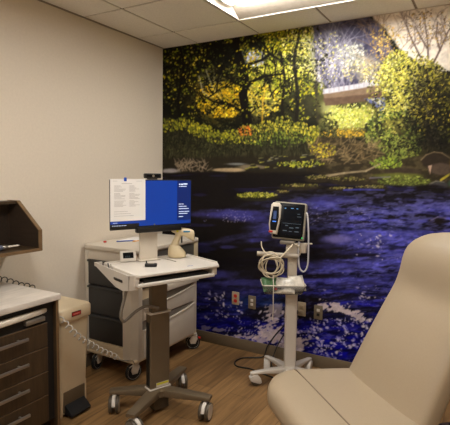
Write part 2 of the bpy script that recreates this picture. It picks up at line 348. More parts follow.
    leaves(246, 131, 9, 5, 70, [(224, 130, 30), (206, 96, 30)], .6, 1.2, clump=False); leaves(278, 139, 34, 8, 260, [(88, 100, 34), (112, 122, 40), (60, 64, 28)], clump=False, seed=70, ang=1.3)
    leaves(205, 146, 40, 10, 200, [(70, 68, 36), (50, 50, 28)], clump=False, seed=71)
    # ---------- meadow below the bridge and the bridge
    fill(poly([(316, 96), (386, 92), (386, 138), (322, 140)], 3, 8, 73), (74, 70, 36))
    fill(ell(350, 117, 24, 12, .5, .7, 74) * .95, (196, 186, 84)); fill(ell(330, 108, 8, 8, .5, .6, 75) * .6, (190, 186, 110))
    leaves(350, 116, 26, 14, 560, [(214, 206, 90), (180, 180, 60), (226, 218, 130), (130, 140, 50)], .7, 1.6, seed=76, thr=.42)
    leaves(344, 133, 24, 5, 170, [(214, 166, 40), (196, 150, 40), (120, 100, 40)], .7, 1.4, clump=False); leaves(328, 128, 10, 16, 220, DK, seed=77, thr=.3); leaves(374, 130, 9, 12, 240, DK, seed=78, thr=.3)
    leaves(350, 104, 16, 4, 80, DK, seed=79, thr=.3)
    fill(poly([(323, 93), (384, 83), (392, 84), (392, 97), (360, 100), (326, 105)], 1, 1, 80), (122, 98, 72)); fill(poly([(323, 99), (360, 95), (392, 90), (392, 99), (360, 102), (326, 106)], 1.5, 2, 81), (92, 70, 50))
    fill(poly([(323, 89), (350, 85), (384, 79), (392, 79), (392, 83), (350, 90), (323, 94)], 1, 1, 82), (184, 176, 168))
    for k in range(14): stroke([(324 + k * 5, 93 - k * .8), (324 + k * 5, 87 - k * .8)], .7, .7, (130, 120, 120), .7)
    fill(poly([(364, 99), (386, 97), (386, 110), (378, 108)], 1, 1, 83), (92, 96, 128)); fill(poly([(379, 104), (385, 104), (384, 128), (380, 128)], 1, 1, 84), (86, 92, 120)); fill(poly([(370, 99), (380, 99), (382, 106)], 1, 1, 85), (176, 170, 150))
    # ---------- big ivy covered bush on the right
    bush = poly([(388, 76), (392, 62), (402, 56), (416, 62), (432, 66), (446, 76), (470, 70), (560, 78), (700, 70), (700, 176), (372, 172), (366, 158), (376, 136), (384, 120)], 3, 7, 86)
    fill(bush, (74, 68, 32)); leaves(410, 100, 44, 50, 1500, [(150, 142, 52), (104, 100, 42), (60, 56, 28), (186, 174, 84)], .7, 1.5, clump=False, seed=188); fill(bush * ell(438, 128, 28, 28, .5, .7, 87), (46, 38, 24)); fill(bush * ell(395, 90, 14, 34, .6, .8, 88) * .8, (170, 162, 60))
    leaves(398, 84, 18, 34, 1500, [(214, 200, 70), (186, 180, 60), (224, 214, 130), (120, 120, 44), (80, 76, 36)], .7, 1.6, seed=89, thr=.38)
    leaves(420, 76, 26, 18, 800, [(200, 184, 50), (140, 136, 44), (90, 86, 36), (210, 190, 100)], .7, 1.6, seed=90, thr=.42)
    leaves(436, 92, 22, 26, 700, [(60, 54, 30), (90, 84, 40), (170, 156, 40), (44, 38, 24)], .7, 1.5, seed=91, thr=.42); leaves(422, 110, 10, 26, 220, [(206, 176, 40), (150, 136, 40)], .7, 1.5, seed=92, thr=.42)
    leaves(394, 138, 30, 30, 1500, [(98, 114, 40), (136, 144, 50), (66, 78, 36), (176, 176, 72), (44, 48, 26), (44, 40, 24)], .7, 1.6, seed=93, thr=.38, ang=.8)
    leaves(440, 132, 26, 24, 420, [(58, 50, 30), (76, 64, 36), (40, 34, 22)], seed=94, thr=.4); leaves(560, 120, 130, 46, 2600, DO + YL, .8, 2, seed=95, thr=.42)
    stroke([(414, 78), (420, 96), (428, 112), (431, 122)], 1.6, 1, (176, 158, 110), .8); stroke([(426, 70), (430, 90), (436, 108)], 3, 2, (44, 36, 24), .8)
    for k in range(90): x = rs.uniform(366, 412); y = rs.uniform(140, 166); stroke([(x, y), (x + rs.uniform(2, 6), y - rs.uniform(2, 8))], 1, .6, (146, 154, 62), .7)
    leaves(414, 112, 42, 48, 1100, [(34, 32, 20), (48, 44, 24), (28, 26, 18)], .6, 1.5, seed=191, thr=.5); leaves(398, 92, 24, 40, 420, [(214, 196, 70), (226, 212, 110)], .5, 1.2, seed=192, thr=.5); dk = ell(444, 122, 34, 40, .6, .7, 197) * .45; img[:] = img * (1 - dk[..., None]); leaves(436, 112, 30, 46, 420, [(30, 27, 18), (50, 44, 26)], .7, 1.7, seed=195, thr=.45); leaves(430, 100, 24, 34, 150, [(196, 170, 44), (150, 138, 44)], .5, 1.2, seed=196, thr=.5); leaves(300, 70, 30, 55, 500, [(34, 32, 20), (48, 44, 24)], .6, 1.5, seed=193, thr=.5)
    # ---------- bank with twigs and stones
    bank = poly([(318, 136), (350, 138), (376, 146), (392, 160), (420, 156), (700, 150), (700, 200), (440, 196), (400, 190), (310, 184), (306, 160)], 2, 4, 96)
    fill(bank * .92, (52, 43, 27)); fill(bank * ss(.5, .65, fbm(9, 4, 97)) * .6, (92, 78, 48))
    for k in range(170): x = rs.uniform(306, 378); y = rs.uniform(142, 164); a_ = rs.uniform(-.4, 2.2); l_ = rs.uniform(4, 12); stroke([(x, y), (x + l_ * math.cos(a_), y - l_ * math.sin(a_))], .9, .5, (150, 124, 80) if k % 2 else (104, 84, 50), .7)
    leaves(322, 150, 14, 8, 90, [(206, 176, 40), (150, 140, 40)], .7, 1.3, clump=False); leaves(386, 163, 16, 6, 160, [(150, 164, 50), (100, 120, 40)], clump=False)
    stroke([(326, 176), (344, 173), (366, 171), (380, 164)], 2.2, 1.5, (168, 146, 106), .8)
    fill(ell(437, 161, 15, 9, .15, .2, 98), (50, 40, 28)); stroke([(421, 160), (426, 155), (434, 152), (442, 153), (450, 158)], 1.1, .8, (150, 126, 84), .7)
    fill(ell(441, 169, 12, 6, .2, .2, 99), (84, 68, 52)); fill(poly([(428, 166), (432, 165), (430, 174)], .8), (196, 160, 124)); fill(ell(402, 172, 18, 4, .3, .4, 100), (62, 50, 36)); fill(ell(398, 176, 24, 3, .4, .4, 101) * .7, (120, 124, 44))
    fill(ell(408, 184, 26, 6, .4, .5, 102) * .85, (78, 80, 34)); leaves(404, 181, 26, 6, 260, [(116, 128, 44), (84, 92, 38), (150, 156, 66)], .6, 1.3, clump=False, ang=.2)
    fill(ell(438, 186, 10, 5, .2, .3, 103), (66, 62, 58)); stroke([(430, 184), (436, 181), (444, 182)], 1.4, .8, (130, 122, 96), .8); stroke([(441, 180), (450, 174)], 2.4, 2, (190, 170, 50), .9)
    for k in range(60): fill(ell(rs.uniform(450, 690), rs.uniform(160, 190), rs.uniform(3, 12), rs.uniform(2, 5), .3), (rs.uniform(44, 100), rs.uniform(40, 84), rs.uniform(28, 56)))
    leaves(240, 140, 76, 12, 500, [(30, 29, 18), (40, 40, 22)], .6, 1.4, clump=False, seed=194, ang=1.2)
    # left shore
    fill(poly([(150, 160), (240, 156), (312, 156), (330, 170), (318, 176), (150, 176)], 3, 4, 104) * .85, (40, 33, 21))
    for k in range(70): x = rs.uniform(174, 210); y = rs.uniform(162, 172); a_ = rs.uniform(.2, 2.9); stroke([(x, y), (x + 6 * math.cos(a_), y - 5 * math.sin(a_))], 1, .5, (156, 134, 104), .65)
    fill(ell(170, 171, 9, 2.4, .4, .5, 105), (150, 140, 130)); fill(ell(229, 170, 18, 2.2, .3, .5, 106), (172, 146, 104)); fill(ell(252, 167, 14, 2.2, .4, .7, 107) * .8, (140, 122, 90)); fill(ell(236, 164, 10, 1.2, .4, .5, 108) * .7, (140, 140, 130))
    for k in range(34):
        x = rs.uniform(246, 320); y = rs.uniform(156, 170); r_ = rs.uniform(2, 5); fill(ell(x, y, r_, r_ * .5, .3), (40, 36, 26)); stroke([(x - r_ * .7, y - r_ * .3), (x + r_ * .4, y - r_ * .45)], 1.2, .6, [(186, 176, 60), (150, 144, 110), (120, 116, 60)][k % 3], .8)
    leaves(300, 164, 24, 3, 120, [(196, 186, 50), (130, 140, 44)], .6, 1.2, clump=False)
    # ---------- the river
    wm = ss(171, 175, py + (fbm(30, 4, 110) - .5) * 5 - ss(310, 345, px) * 12 - ss(430, 470, px) * 8)
    st = fbm(60, 6, 111, 5); st2 = fbm(26, 2.6, 112, 4, -.06); st3 = fbm(9, 1.8, 113, 3, .08); swell = fbm(70, 16, 118, 3, .1)
    blue = ss(190, 215, py) * ss(250, 380, px + (py - 190) * .55 + (swell - .5) * 260)
    blue = np.maximum(blue, ss(255, 318, py) * .85); blue = blue * (1 - .9 * ell(314, 246, 30, 18, .5, .9, 114)) * (1 - .8 * ell(262, 262, 34, 24, .6, .8, 115))
    deep = ss(265, 330, py)
    base = np.stack([23 + 0 * px, 18 + 0 * px, 15 + 0 * px], -1)
    bc = np.stack([60 - 56 * deep, 58 - 55 * deep, 120 - 30 * deep], -1)
    mod = .3 + .75 * ss(.3, .7, st) + .55 * ss(.35, .7, fbm(8, 2.4, 161, 3, .1))
    wat = base * (1 - blue[..., None]) + bc * blue[..., None] * mod[..., None]
    img[:] = img * (1 - wm[..., None]) + wat * wm[..., None]
    fill(wm * blue * ss(.56, .72, st2) * .5 * (1 - .55 * deep), (98, 92, 176)); fill(wm * ss(.6, .72, fbm(44, 7, 116, 4)) * .85 * (1 - deep * .3), (20, 15, 18)); fill(wm * blue * ss(.62, .78, st3) * .4, (126, 118, 190))
    fill(wm * ss(.62, .75, fbm(50, 5, 117, 3)) * .35 * (py < 300), (52, 46, 110))
    for (cx, cy, rx, ry, a_) in ((232, 214, 34, 4.5, .8), (250, 219, 20, 3, .6), (213, 274, 22, 4, .6), (250, 283, 30, 3, .5), (258, 240, 10, 2, .5), (228, 247, 8, 1.4, .5), (200, 285, 10, 3, .5), (330, 200, 30, 4, .5), (342, 240, 18, 5, .55), (330, 265, 26, 4, .5), (360, 282, 34, 4, .5)):
        fill(ell(cx, cy, rx, ry, .5, .9, int(cx + cy)) * a_, (74, 70, 146))
    fill(ell(338, 239, 12, 4, .5, .5, 119) * .5, (150, 134, 178)); fill(ell(262, 305, 34, 9, .5, .7, 120) * .6, (30, 60, 120))
    for (cx, cy, rx, ry) in ((316, 232, 16, 2.4), (300, 250, 30, 3), (330, 257, 24, 2.2), (318, 276, 22, 2.6), (345, 222, 26, 1.6), (420, 216, 18, 2.6), (300, 300, 36, 3), (240, 262, 26, 4), (304, 312, 26, 10), (262, 312, 18, 6), (300, 216, 14, 3)):
        fill(ell(cx, cy, rx, ry, .5, .8, int(cx * 2 + cy)) * .9, (19, 14, 16))
    fill(ell(437, 221, 9, 3, .3, .3, 121), (30, 22, 20)); stroke([(431, 220), (438, 217), (446, 218)], 1.2, .8, (150, 130, 150), .7)
    # mossy stones standing in the water
    fill(ell(258, 197, 22, 4.2, .2, .3, 122), (40, 36, 20)); leaves(257, 195, 20, 2.6, 210, [(176, 170, 44), (130, 132, 36), (206, 192, 90), (90, 92, 34)], .6, 1.3, clump=False)
    for (cx, cy, rx, ry) in ((300, 187, 20, 3.6), (282, 192, 8, 2), (318, 179, 14, 4), (346, 181, 18, 4), (372, 188, 16, 3), (340, 189, 12, 2)):
        fill(ell(cx, cy, rx, ry, .25, .4, int(cx)), (46, 38, 24)); leaves(cx, cy - ry * .5, rx, ry * .5, int(rx * 4), [(120, 116, 44), (88, 80, 40), (150, 130, 70)], .6, 1.1, clump=False, ang=0)
    stroke([(344, 190), (360, 189.5), (384, 190)], 2, 1.4, (60, 60, 150), .8); stroke([(370, 178), (390, 177)], 1.4, 1, (120, 110, 130), .7)
    fill(wm * blue * ss(.54, .68, fbm(7, 2.6, 162, 3, .15)) * .38 * (1 - .5 * deep), (112, 106, 178)); fill(wm * ss(.56, .7, fbm(16, 4, 163, 3)) * .6 * deep, (4, 3, 30))
    # glints and foam
    WH = [(222, 204, 196), (190, 176, 196), (232, 216, 200), (150, 140, 190)]
    def specks(n, x0, x1, y0, y1, r0, r1, ang, asp=.4, a=.85, c=WH, thr=.5, cell=9):
        den = fbm(cell * 1.6, cell, int(x0 + y0) + 300, 3)
        for k in range(n):
            x = rs.uniform(x0, x1); y = rs.uniform(y0, y1)
            if den[int((y - oy) * S), int((x - ox) * S)] < thr: continue
            dab(x, y, r0 * .7 + (r1 - r0) * rs.rand() ** 2, asp * rs.uniform(.7, 1.5), ang + rs.normal() * .5, c[rs.randint(len(c))], a * rs.uniform(.5, 1))
    specks(160, 204, 268, 209, 222, .5, 1.4, 0, .5, .6); specks(160, 310, 372, 208, 226, .5, 1.2, 0, .4, .6); fill(wm * ell(400, 212, 110, 22, .6, .7, 170) * ss(.45, .65, fbm(10, 2.6, 171, 3)) * .5, (112, 110, 170)); specks(260, 330, 690, 200, 236, .5, 1.1, .1, .4, .4, thr=.48)
    specks(70, 356, 400, 232, 260, .8, 2.4, .5, .4, .9, thr=.45); specks(60, 340, 400, 262, 300, .8, 2.6, .4, .35, .8, thr=.5); specks(300, 400, 690, 236, 300, .6, 2.0, .4, .4, .6)
    specks(90, 198, 242, 292, 322, .8, 2.4, .9, .45, .9); specks(30, 206, 226, 293, 300, 1., 2.2, .2, .6, .9, thr=.4); specks(60, 244, 300, 302, 330, .8, 3, -.9, .4, .8)
    FS = fbm(5, 2.2, 150, 2, .35)
    def foam(cx, cy, rx, ry, sd, a=.95, c=(206, 184, 172), rot=0.0):
        ca, sa = math.cos(rot), math.sin(rot); dx = px - cx; dy = py - cy
        d = np.hypot((dx * ca + dy * sa) / rx, (-dx * sa + dy * ca) / ry) + (rolled(RF, sd) - .5) * 1.7 + (n3 - .5) * 1.1 + (FS - .5) * 1.8
        fill((1 - ss(.72, .95, d)) * a, c)
    foam(272, 332, 11, 13, 131, .85); foam(262, 340, 10, 6, 132, .8); foam(284, 340, 14, 10, 133, .8); foam(275, 311, 7, 7, 134, .6); foam(300, 345, 10, 8, 135, .85); foam(244, 337, 16, 3, 136, .8)
    foam(340, 309, 18, 4.5, 137, .95, rot=.16); foam(356, 316, 14, 3.5, 138, .9, rot=.3); foam(325, 307, 8, 3, 139, .8); foam(225, 330, 14, 2, 140, .6); foam(204, 328, 8, 2, 141, .5)
    specks(1500, 280, 420, 326, 362, .6, 2.3, .6, .5, .95, thr=.52, cell=6); specks(240, 310, 372, 318, 335, .6, 1.7, .7, .5, .9, thr=.5); specks(300, 225, 290, 318, 350, .6, 1.6, -.7, .5, .8, thr=.5)
    specks(900, 420, 690, 310, 380, .7, 2, .6, .5, .9, thr=.48); specks(60, 320, 400, 288, 306, .8, 2, .3, .4, .8)
    img[:] = img * (.9 + .2 * n3[..., None])
    return np.clip(img, 0, 255) / 255.0, S, ox, oy

# ============================================================ the printed mural
def mural():
    img, S, ox, oy = paint_print()
    x0, x1, z0, z1 = .0, XR - .001, .1, H_CEIL - .001; st = .0062; nx = int((x1 - x0) / st) + 1; nz = int((z1 - z0) / st) + 1; yv = -.004
    gx, gz = np.meshgrid(np.linspace(x0, x1, nx), np.linspace(z0, z1, nz))
    # fixed layout of the printed picture on the wall (plane to plane mapping, in wall metres)
    PM = np.array([[63.1056932, -2.6992557, 162.0413515], [-17.8031689, -104.9561069, 331.4945641], [-0.1094944, -0.018301, 1.0]])
    q = np.stack([gx, gz, np.ones_like(gx)], -1) @ PM.T; u = q[..., 0] / q[..., 2]; v = q[..., 1] / q[..., 2]
    a = np.clip((u - ox) * S, 0, img.shape[1] - 2.001); b = np.clip((v - oy) * S, 0, img.shape[0] - 2.001); i = a.astype(int); j = b.astype(int); fa = (a - i)[..., None]; fb = (b - j)[..., None]
    col = (img[j, i] * (1 - fa) + img[j, i + 1] * fa) * (1 - fb) + (img[j + 1, i] * (1 - fa) + img[j + 1, i + 1] * fa) * fb
    col = np.where(col <= .04045, col / 12.92, ((col + .055) / 1.055) ** 2.4)
    n = nx * nz; co = np.stack([gx, np.full_like(gx, yv), gz], -1).reshape(-1, 3).astype(np.float32)
    back = np.array([(x0, 0, z0), (x1, 0, z0), (x1, 0, z1), (x0, 0, z1)], np.float32)
    k = (np.arange(nz - 1)[:, None] * nx + np.arange(nx - 1)[None]).ravel(); F = np.stack([k, k + 1, k + nx + 1, k + nx], -1)
    c4 = [0, nx - 1, n - 1, n - nx]; ext = np.array([(n + 3, n + 2, n + 1, n), (n, n + 1, c4[1], c4[0]), (n + 2, n + 3, c4[3], c4[2]), (n + 1, n + 2, c4[2], c4[1]), (n + 3, n, c4[0], c4[3])]); F = np.concatenate([F, ext])
    me = bpy.data.meshes.new('wall_mural'); me.vertices.add(n + 4); me.vertices.foreach_set('co', np.concatenate([co, back]).ravel())
    me.loops.add(F.size); me.loops.foreach_set('vertex_index', F.ravel().astype(np.int32)); me.polygons.add(len(F)); me.polygons.foreach_set('loop_start', np.arange(0, F.size, 4, dtype=np.int32)); me.update(calc_edges=True)
    at = me.color_attributes.new('print', 'FLOAT_COLOR', 'POINT'); rgba = np.ones((n + 4, 4), np.float32); rgba[:n, :3] = col.reshape(-1, 3); rgba[n:, :3] = .5; at.data.foreach_set('color', rgba.ravel())
    m = bpy.data.materials.new('printed_wallpaper'); m.use_nodes = True; nt = m.node_tree; b_ = nt.nodes['Principled BSDF']
    ca = nt.nodes.new('ShaderNodeVertexColor'); ca.layer_name = 'print'; g = nt.nodes.new('ShaderNodeMixRGB'); g.blend_type = 'MULTIPLY'; g.inputs[0].default_value = 1; g.inputs[2].default_value = (*MURAL_GAIN, 1)
    nt.links.new(ca.outputs[0], g.inputs[1]); nt.links.new(g.outputs[0], b_.inputs['Base Color']); b_.inputs['Roughness'].default_value = .65; b_.inputs['Specular IOR Level'].default_value = .12
    me.materials.append(m); o = bpy.data.objects.new('wall_mural', me); COL.objects.link(o)
    tag(o, 'wall-sized printed photo mural of a wooded river with bridge and blue water', 'mural')
mural()

# ============================================================ ceiling lights
m_lens = mat('lit_lens', (255, 255, 255), .5, var=0); nt = m_lens.node_tree; b_ = nt.nodes['Principled BSDF']
b_.inputs['Emission Color'].default_value = (*LAMP_COLOR, 1); b_.inputs['Emission Strength'].default_value = LAMP_STRENGTH
def light(lx, ly, n, label):
    t = thing('ceiling_light', label, 'ceiling light', (lx, ly, H_CEIL)); w = T * n; r = .014; f = MB()
    for a in ((0, w, 0, r), (0, w, T - r, T), (0, r, r, T - r), (w - r, w, r, T - r)): f.box(*a, -.001, .008)
    f.build('frame', M_WHITE, t, 0)
    h = MB()      # housing: end plates, two curved reflector wings, top
    h.box(r, r + .004, r, T - r, 0, .1); h.box(w - r - .004, w - r, r, T - r, 0, .1); h.box(r, w - r, r, T - r, .1, .104)
    h.build('housing', M_WHITE, t, 0)
    for s in (0, 1):
        pr = [(r + .0, .004), (r + .04, .022), (r + .09, .05), (r + .135, .085), (r + .135, .09), (r + .09, .056), (r + .04, .028), (r, .01)]
        if s: pr = [(T - a, b) for a, b in pr]
        MB().prism(pr, w - 2 * r - .01, 'yz', r + .005).build('reflector', mat('lamp_reflector', (176, 164, 148), .5), t, 60)
    L = []; K = 12
    for k in range(K + 1): a = math.pi * k / K; L.append((T / 2 - math.cos(a) * .15, .085 - math.sin(a) * .05))
    MB().prism(L, w - 2 * r - .09, 'yz', r + .045).build('lens', m_lens, t, 60)
    e = MB()
    for xx in (r + .025, w - r - .045): MB().prism([(a * 1.04 - T / 2 * .04, b - .004) for a, b in L], .02, 'yz', xx).build('end_cap', M_WHITE, t, 60)
light(*LIGHTS[0], 'long recessed ceiling light nearest the river mural'); light(*LIGHTS[1], 'recessed ceiling light above and in front of the exam chair'); light(*LIGHTS[2], 'recessed ceiling light at the end farthest from the mural')

# ============================================================ outlets on the mural wall
M_PLATE = mat('tan_wall_plate', (176, 160, 134), .45)
def outlet(x, z, label, kind):
    t = thing('wall_outlet', label, 'outlet', (x, -.004, z), 0)
    MB().prism(rrect(-.036, .036, -.058, .058, .006), -.007, 'xz', -.0005, .002).build('cover_plate', mat('dull_steel_plate', (128, 116, 96), .45, metal=.3) if kind == 'data' else M_PLATE, t)
    for s in (-1, 1):
        if kind == 'data':
            MB().box(-.012, .012, -.012, -.006, s * .018 - .011, s * .018 + .011, .002).build('jack', M_WHITE if s > 0 or x < 1.2 else M_BLACK, t)
        else:
            p = MB().prism(rrect(-.017, .017, s * .022 - .015, s * .022 + .015, .012), -.004, 'xz', -.0075, .001).build('socket', M_RED if kind == 'red' else M_PLATE, t)
            q = MB()
            for dx in (-.006, .006): q.box(dx - .0012, dx + .0012, -.0122, -.0105, s * .022 - .003, s * .022 + .006)
            q.build('slot', M_BLACK, p, 0)
outlet(.821, .458, 'tan outlet plate with two red sockets, left of the vitals monitor stand', 'red')
outlet(.985, .446, 'steel plate with two white jacks beside the red outlet', 'data')
outlet(1.44, .46, 'tan socket plate just right of the white monitor stand post', 'tan')
outlet(1.582, .455, 'steel plate with one white and one black jack, nearest the exam chair', 'data')

# ============================================================ worktop cabinet on the left
t = thing('drawer_cabinet', 'dark wood base cabinet with four drawers and steel bar handles', 'cabinet', (-.02, -2.75, 0), 0)
Y1 = 1.015                                    # right end of cabinet (world y -1.735)
c = MB().box(.035, .575, 0, Y1 - .02, .09, .81); c.box(.05, .48, .02, Y1 - .03, 0, .09); c.build('carcass', mat('gap_shade_black', (20, 15, 11), .7), t, 0)  # carcass coloured near black to paint in the shade of the drawer gap
MB().box(.035, .60, Y1 - .02, Y1, 0, .812, .001, 1).build('end_panel', M_WOOD, t)
MB().box(.6005, .602, Y1 - .019, Y1 - .001, 0, .81).build('edge_band', M_WOODE, t)
zs = [.693, .549, .404, .262, .10]
for a, b in zip(zs, zs[1:]):
    d = MB().box(.56, .588, .01, .945, b + .002, a - .002, .0015, 1).build('drawer', M_WOOD, t)
    zc = a - .053; h = MB().box(.608, .619, .10, .80, zc - .009, zc + .009, .003); h.box(.585, .61, .14, .15, zc - .006, zc + .006); h.box(.585, .61, .745, .755, zc - .006, zc + .006); h.build('handle', M_STEEL, d, 35)
    MB().box(.5882, .5892, .01, .945, a - .0055, a - .002).build('edge_band', M_WOODE, d, 0)
sh = [(.12, .08)] + [(.572 + .04 * math.sin(math.pi * k / 14) ** .6, .06 + .905 * k / 14) for k in range(15)] + [(.12, .965)]
MB().prism(sh, .03, 'xy', .745, .008, 3).build('pull_out_board', M_OFF, t, 50, 'off-white pull-out board with bowed front')
MB().box(.55, .598, .80, .925, .708, .734, .004).build('latch_plate', M_STEEL, t)
ct = MB(); ct.prism([(0.01, 0), (.592, 0), (.592, 1.02), (.01, 1.02)], .036, 'xy', 0, .005, 3)
o = ct.build('countertop', M_COUNTER); o.location = (.004, -2.75, .8125); tag(o, 'pale veined laminate worktop on the dark drawer cabinet', 'countertop')

# wall-mounted open shelf
t = thing('wall_shelf', 'dark wood open wall cubby with a slanted side above the worktop', 'shelf', (.001, -2.7, 1.06))
side = [(0, 0), (.305, 0), (.305, .13), (.095, .305), (0, .305)]
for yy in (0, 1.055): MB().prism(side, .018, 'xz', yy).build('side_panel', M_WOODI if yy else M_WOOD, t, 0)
e = MB()
for (a, b), (c_, d) in zip(side[1:4], side[2:5]):
    L_ = math.hypot(c_ - a, d - b); ang = math.atan2(d - b, c_ - a); e.box(0, L_, 1.051, 1.077, -.002, .004, M=Matrix.Translation((a, 0, b)) @ Matrix.Rotation(-ang, 4, 'Y'))
e.build('edge_band', M_WOODE, t, 0)
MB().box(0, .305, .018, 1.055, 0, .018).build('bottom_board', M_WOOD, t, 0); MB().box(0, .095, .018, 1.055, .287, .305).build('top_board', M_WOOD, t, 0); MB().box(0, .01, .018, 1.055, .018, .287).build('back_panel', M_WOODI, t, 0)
MB().box(.305, .309, .0, 1.073, -.001, .019).build('edge_band', M_WOODE, t, 0)
t = thing('otoscope_handle', 'slim grey handheld instrument with a pale pointed tip lying in the wall cubby', 'instrument', (.22, -1.93, 1.0785), 0)
Mx = Matrix.Translation((0, 0, .019)) @ Matrix.Rotation(-math.pi / 2, 4, 'X')
MB().lathe([(.012, -.09), (.019, -.085), (.019, .06), (.016, .085), (.012, .09)], 20, Mx).build('grip', mat('blue_grey_plastic', (92, 96, 108), .4), t)
MB().lathe([(.013, .088), (.014, .105), (.009, .125)], 18, Mx).build('collar', M_STEEL, t)
MB().lathe([(.008, .122), (.005, .16), (.007, .19), (.002, .205)], 16, Mx).build('tip', M_OFF, t)
t = thing('paper_sheet', 'white paper sheet lying flat at the back of the wall cubby', 'paper', (.1, -1.98, 1.079), 0)
MB().box(-.07, .07, -.12, .14, 0, .0015).build('sheet', M_PAPER, t, 0)

# coiled cord on the wall
o = MB().tube(coil([(.05, -2.15, .96), (.05, -1.9, .905), (.05, -1.74, .868), (.05, -1.60, .80), (.05, -1.50, .755), (.05, -1.42, .60)], .016, 19, .003), .0032, 6).build('coiled_cord', mat('black_cord', (44, 38, 32), .5), None, 80)
tag(o, 'dark coiled cord drooping along the wall behind the worktop', 'cord')

# ============================================================ step-on bin
t = thing('pedal_bin', 'beige slim step-on waste bin between the drawer cabinet and dark-sided cart', 'bin', (0, -1.53, 0))
def brings(z, x0, x1, w, r=.03): return [(a, b, z) for a, b in rrect(x0, x1, -w, w, r, 4)]
b = MB(); b.loft([brings(.02, .13, .465, .108), brings(.19, .125, .473, .112)])
b.loft([brings(.19, .125, .473, .112), brings(.625, .11, .492, .123)]); 
for s in (-1, 1): b.box(.44, .468, s * .098 - .009, s * .098 + .009, .0, .19, .004)
b.box(.14, .44, -.1, .1, 0, .03); b.build('bin_body', M_BEIGE, t, 40)
MB().box(.462, .476, -.086, .086, .03, .165, .004).build('pedal_recess', M_TAUPE, t)
l = MB(); l.loft([brings(.625, .102, .505, .129), brings(.63, .1, .508, .131), brings(.694, .1, .508, .131), brings(.706, .108, .50, .124)])
l = l.build('lid', M_BEIGE, t, 40)
MB().box(.508, .5105, -.045, .03, .650, .680, .0012).build('label_frame', M_BLACK, l); MB().box(.5105, .5112, -.041, .026, .655, .675).build('label', M_RED, l, 0, 'small red brand label'); 
MB().box(.5112, .5115, -.032, .016, .6625, .6675).build('label_text', mat('pale_red_print', (226, 150, 140), .5), l, 0)
p = MB(); p.prism([(.47, .02), (.535, .014), (.54, .03), (.515, .052), (.47, .085)], .16, 'xz', -.08, .005); p.build('pedal', M_RUBBER, t)

# ============================================================ supply cart in the corner
CX, CY = .275, -.60
t = thing('supply_cart', 'off-white medical supply cart with dark side bins standing in the room corner', 'cart', (CX, CY, 0))
bx, by = .255, .41
f = MB(); f.box(-bx + .02, bx - .01, -by + .03, by - .02, .15, .955); f.box(-bx, bx, -by, by, .14, .165, .008); f.build('cabinet_body', M_BEIGE, t)
for sx, sy in ((-1, -1), (-1, 1), (1, 1)): MB().box(sx * bx - .018 + (-sx * .018), sx * bx + .018 + (-sx * .018), sy * by - .022 - sy * .022, sy * by + .022 - sy * .022, .15, .96, .008).build('corner_post', M_OFF, t)
MB().prism([(.137, -by), (.215, -by), (bx, -by + .04), (bx, -by + .085), (.137, -by + .085)], .81, 'xy', .15, .004).build('corner_post', M_OFF, t)
w = MB(); w.prism(rrect(-bx - .005, bx + .015, -by - .012, by + .012, .03), .035, 'xy', .965, .008, 3); w.box(-bx + .01, bx - .01, -by + .005, by - .005, .885, .966, .006); w.build('worktop', M_OFF, t)
for a, c_ in ((.888, .69), (.684, .462), (.456, .25)):
    q = MB().box(-bx + .03, .137, -by + .004, -by + .04, c_, a, .008); q.box(-bx + .03, .137, -by - .008, -by + .01, a - .022, a - .004, .006); q.build('side_bin', M_DGREY, t, 35, 'dark grey bin panel')
MB().box(-bx + .03, .137, -by + .004, -by + .04, .155, .246, .004).build('skirt_panel', M_BEIGE, t)
def drawer(z0, z1):
    n = 16; y0, y1 = -by + .09, by - .055
    arc = [(y0 + (y1 - y0) * k / n, z1 - .012 - .055 * math.sin(math.pi * (.5 + .5 * k / n)) ** .8 * 1.0) for k in range(n + 1)]
    d = MB().prism([(y0, z0), (y1, z0)] + arc[::-1], .022, 'yz', bx - .012, .004).build('drawer', M_OFF, t, 35)
    MB().prism([(y0, z1 - .004)] + arc + [(y1, z1 - .004)], .012, 'yz', bx - .012).build('handle_recess', M_GREY, d, 0)
    lip = [(bx + .012, a, b - .004) for a, b in arc]; MB().tube(lip, .006, 8).build('handle_lip', M_OFF, d, 60)
drawer(.452, .612); drawer(.16, .446)
MB().box(bx - .012, bx + .028, -by + .36, by - .008, .622, .675, .006).build('ledge', M_OFF, t)
MB().box(bx - .012, bx + .002, -by + .09, by - .055, .69, .955, .003).build('tambour_door', mat('smoke_grey_panel', (84, 80, 72), .35), t, 35, 'smoke grey roll door')
MB().prism(rrect(by - .034, by - .010, .80, .90, .011), .003, 'yz', bx + .0003).build('slot', M_BLACK, t)
MB().box(bx - .004, bx + .004, by - .055, by + .006, .66, .99, .003).build('corner_guard', M_CREAM, t)
def caster_big(px, py, rot, tab):
    o = thing('x', '', '', (px, py, 0), rot); del o['label'], o['category']; o.parent = t
    return o
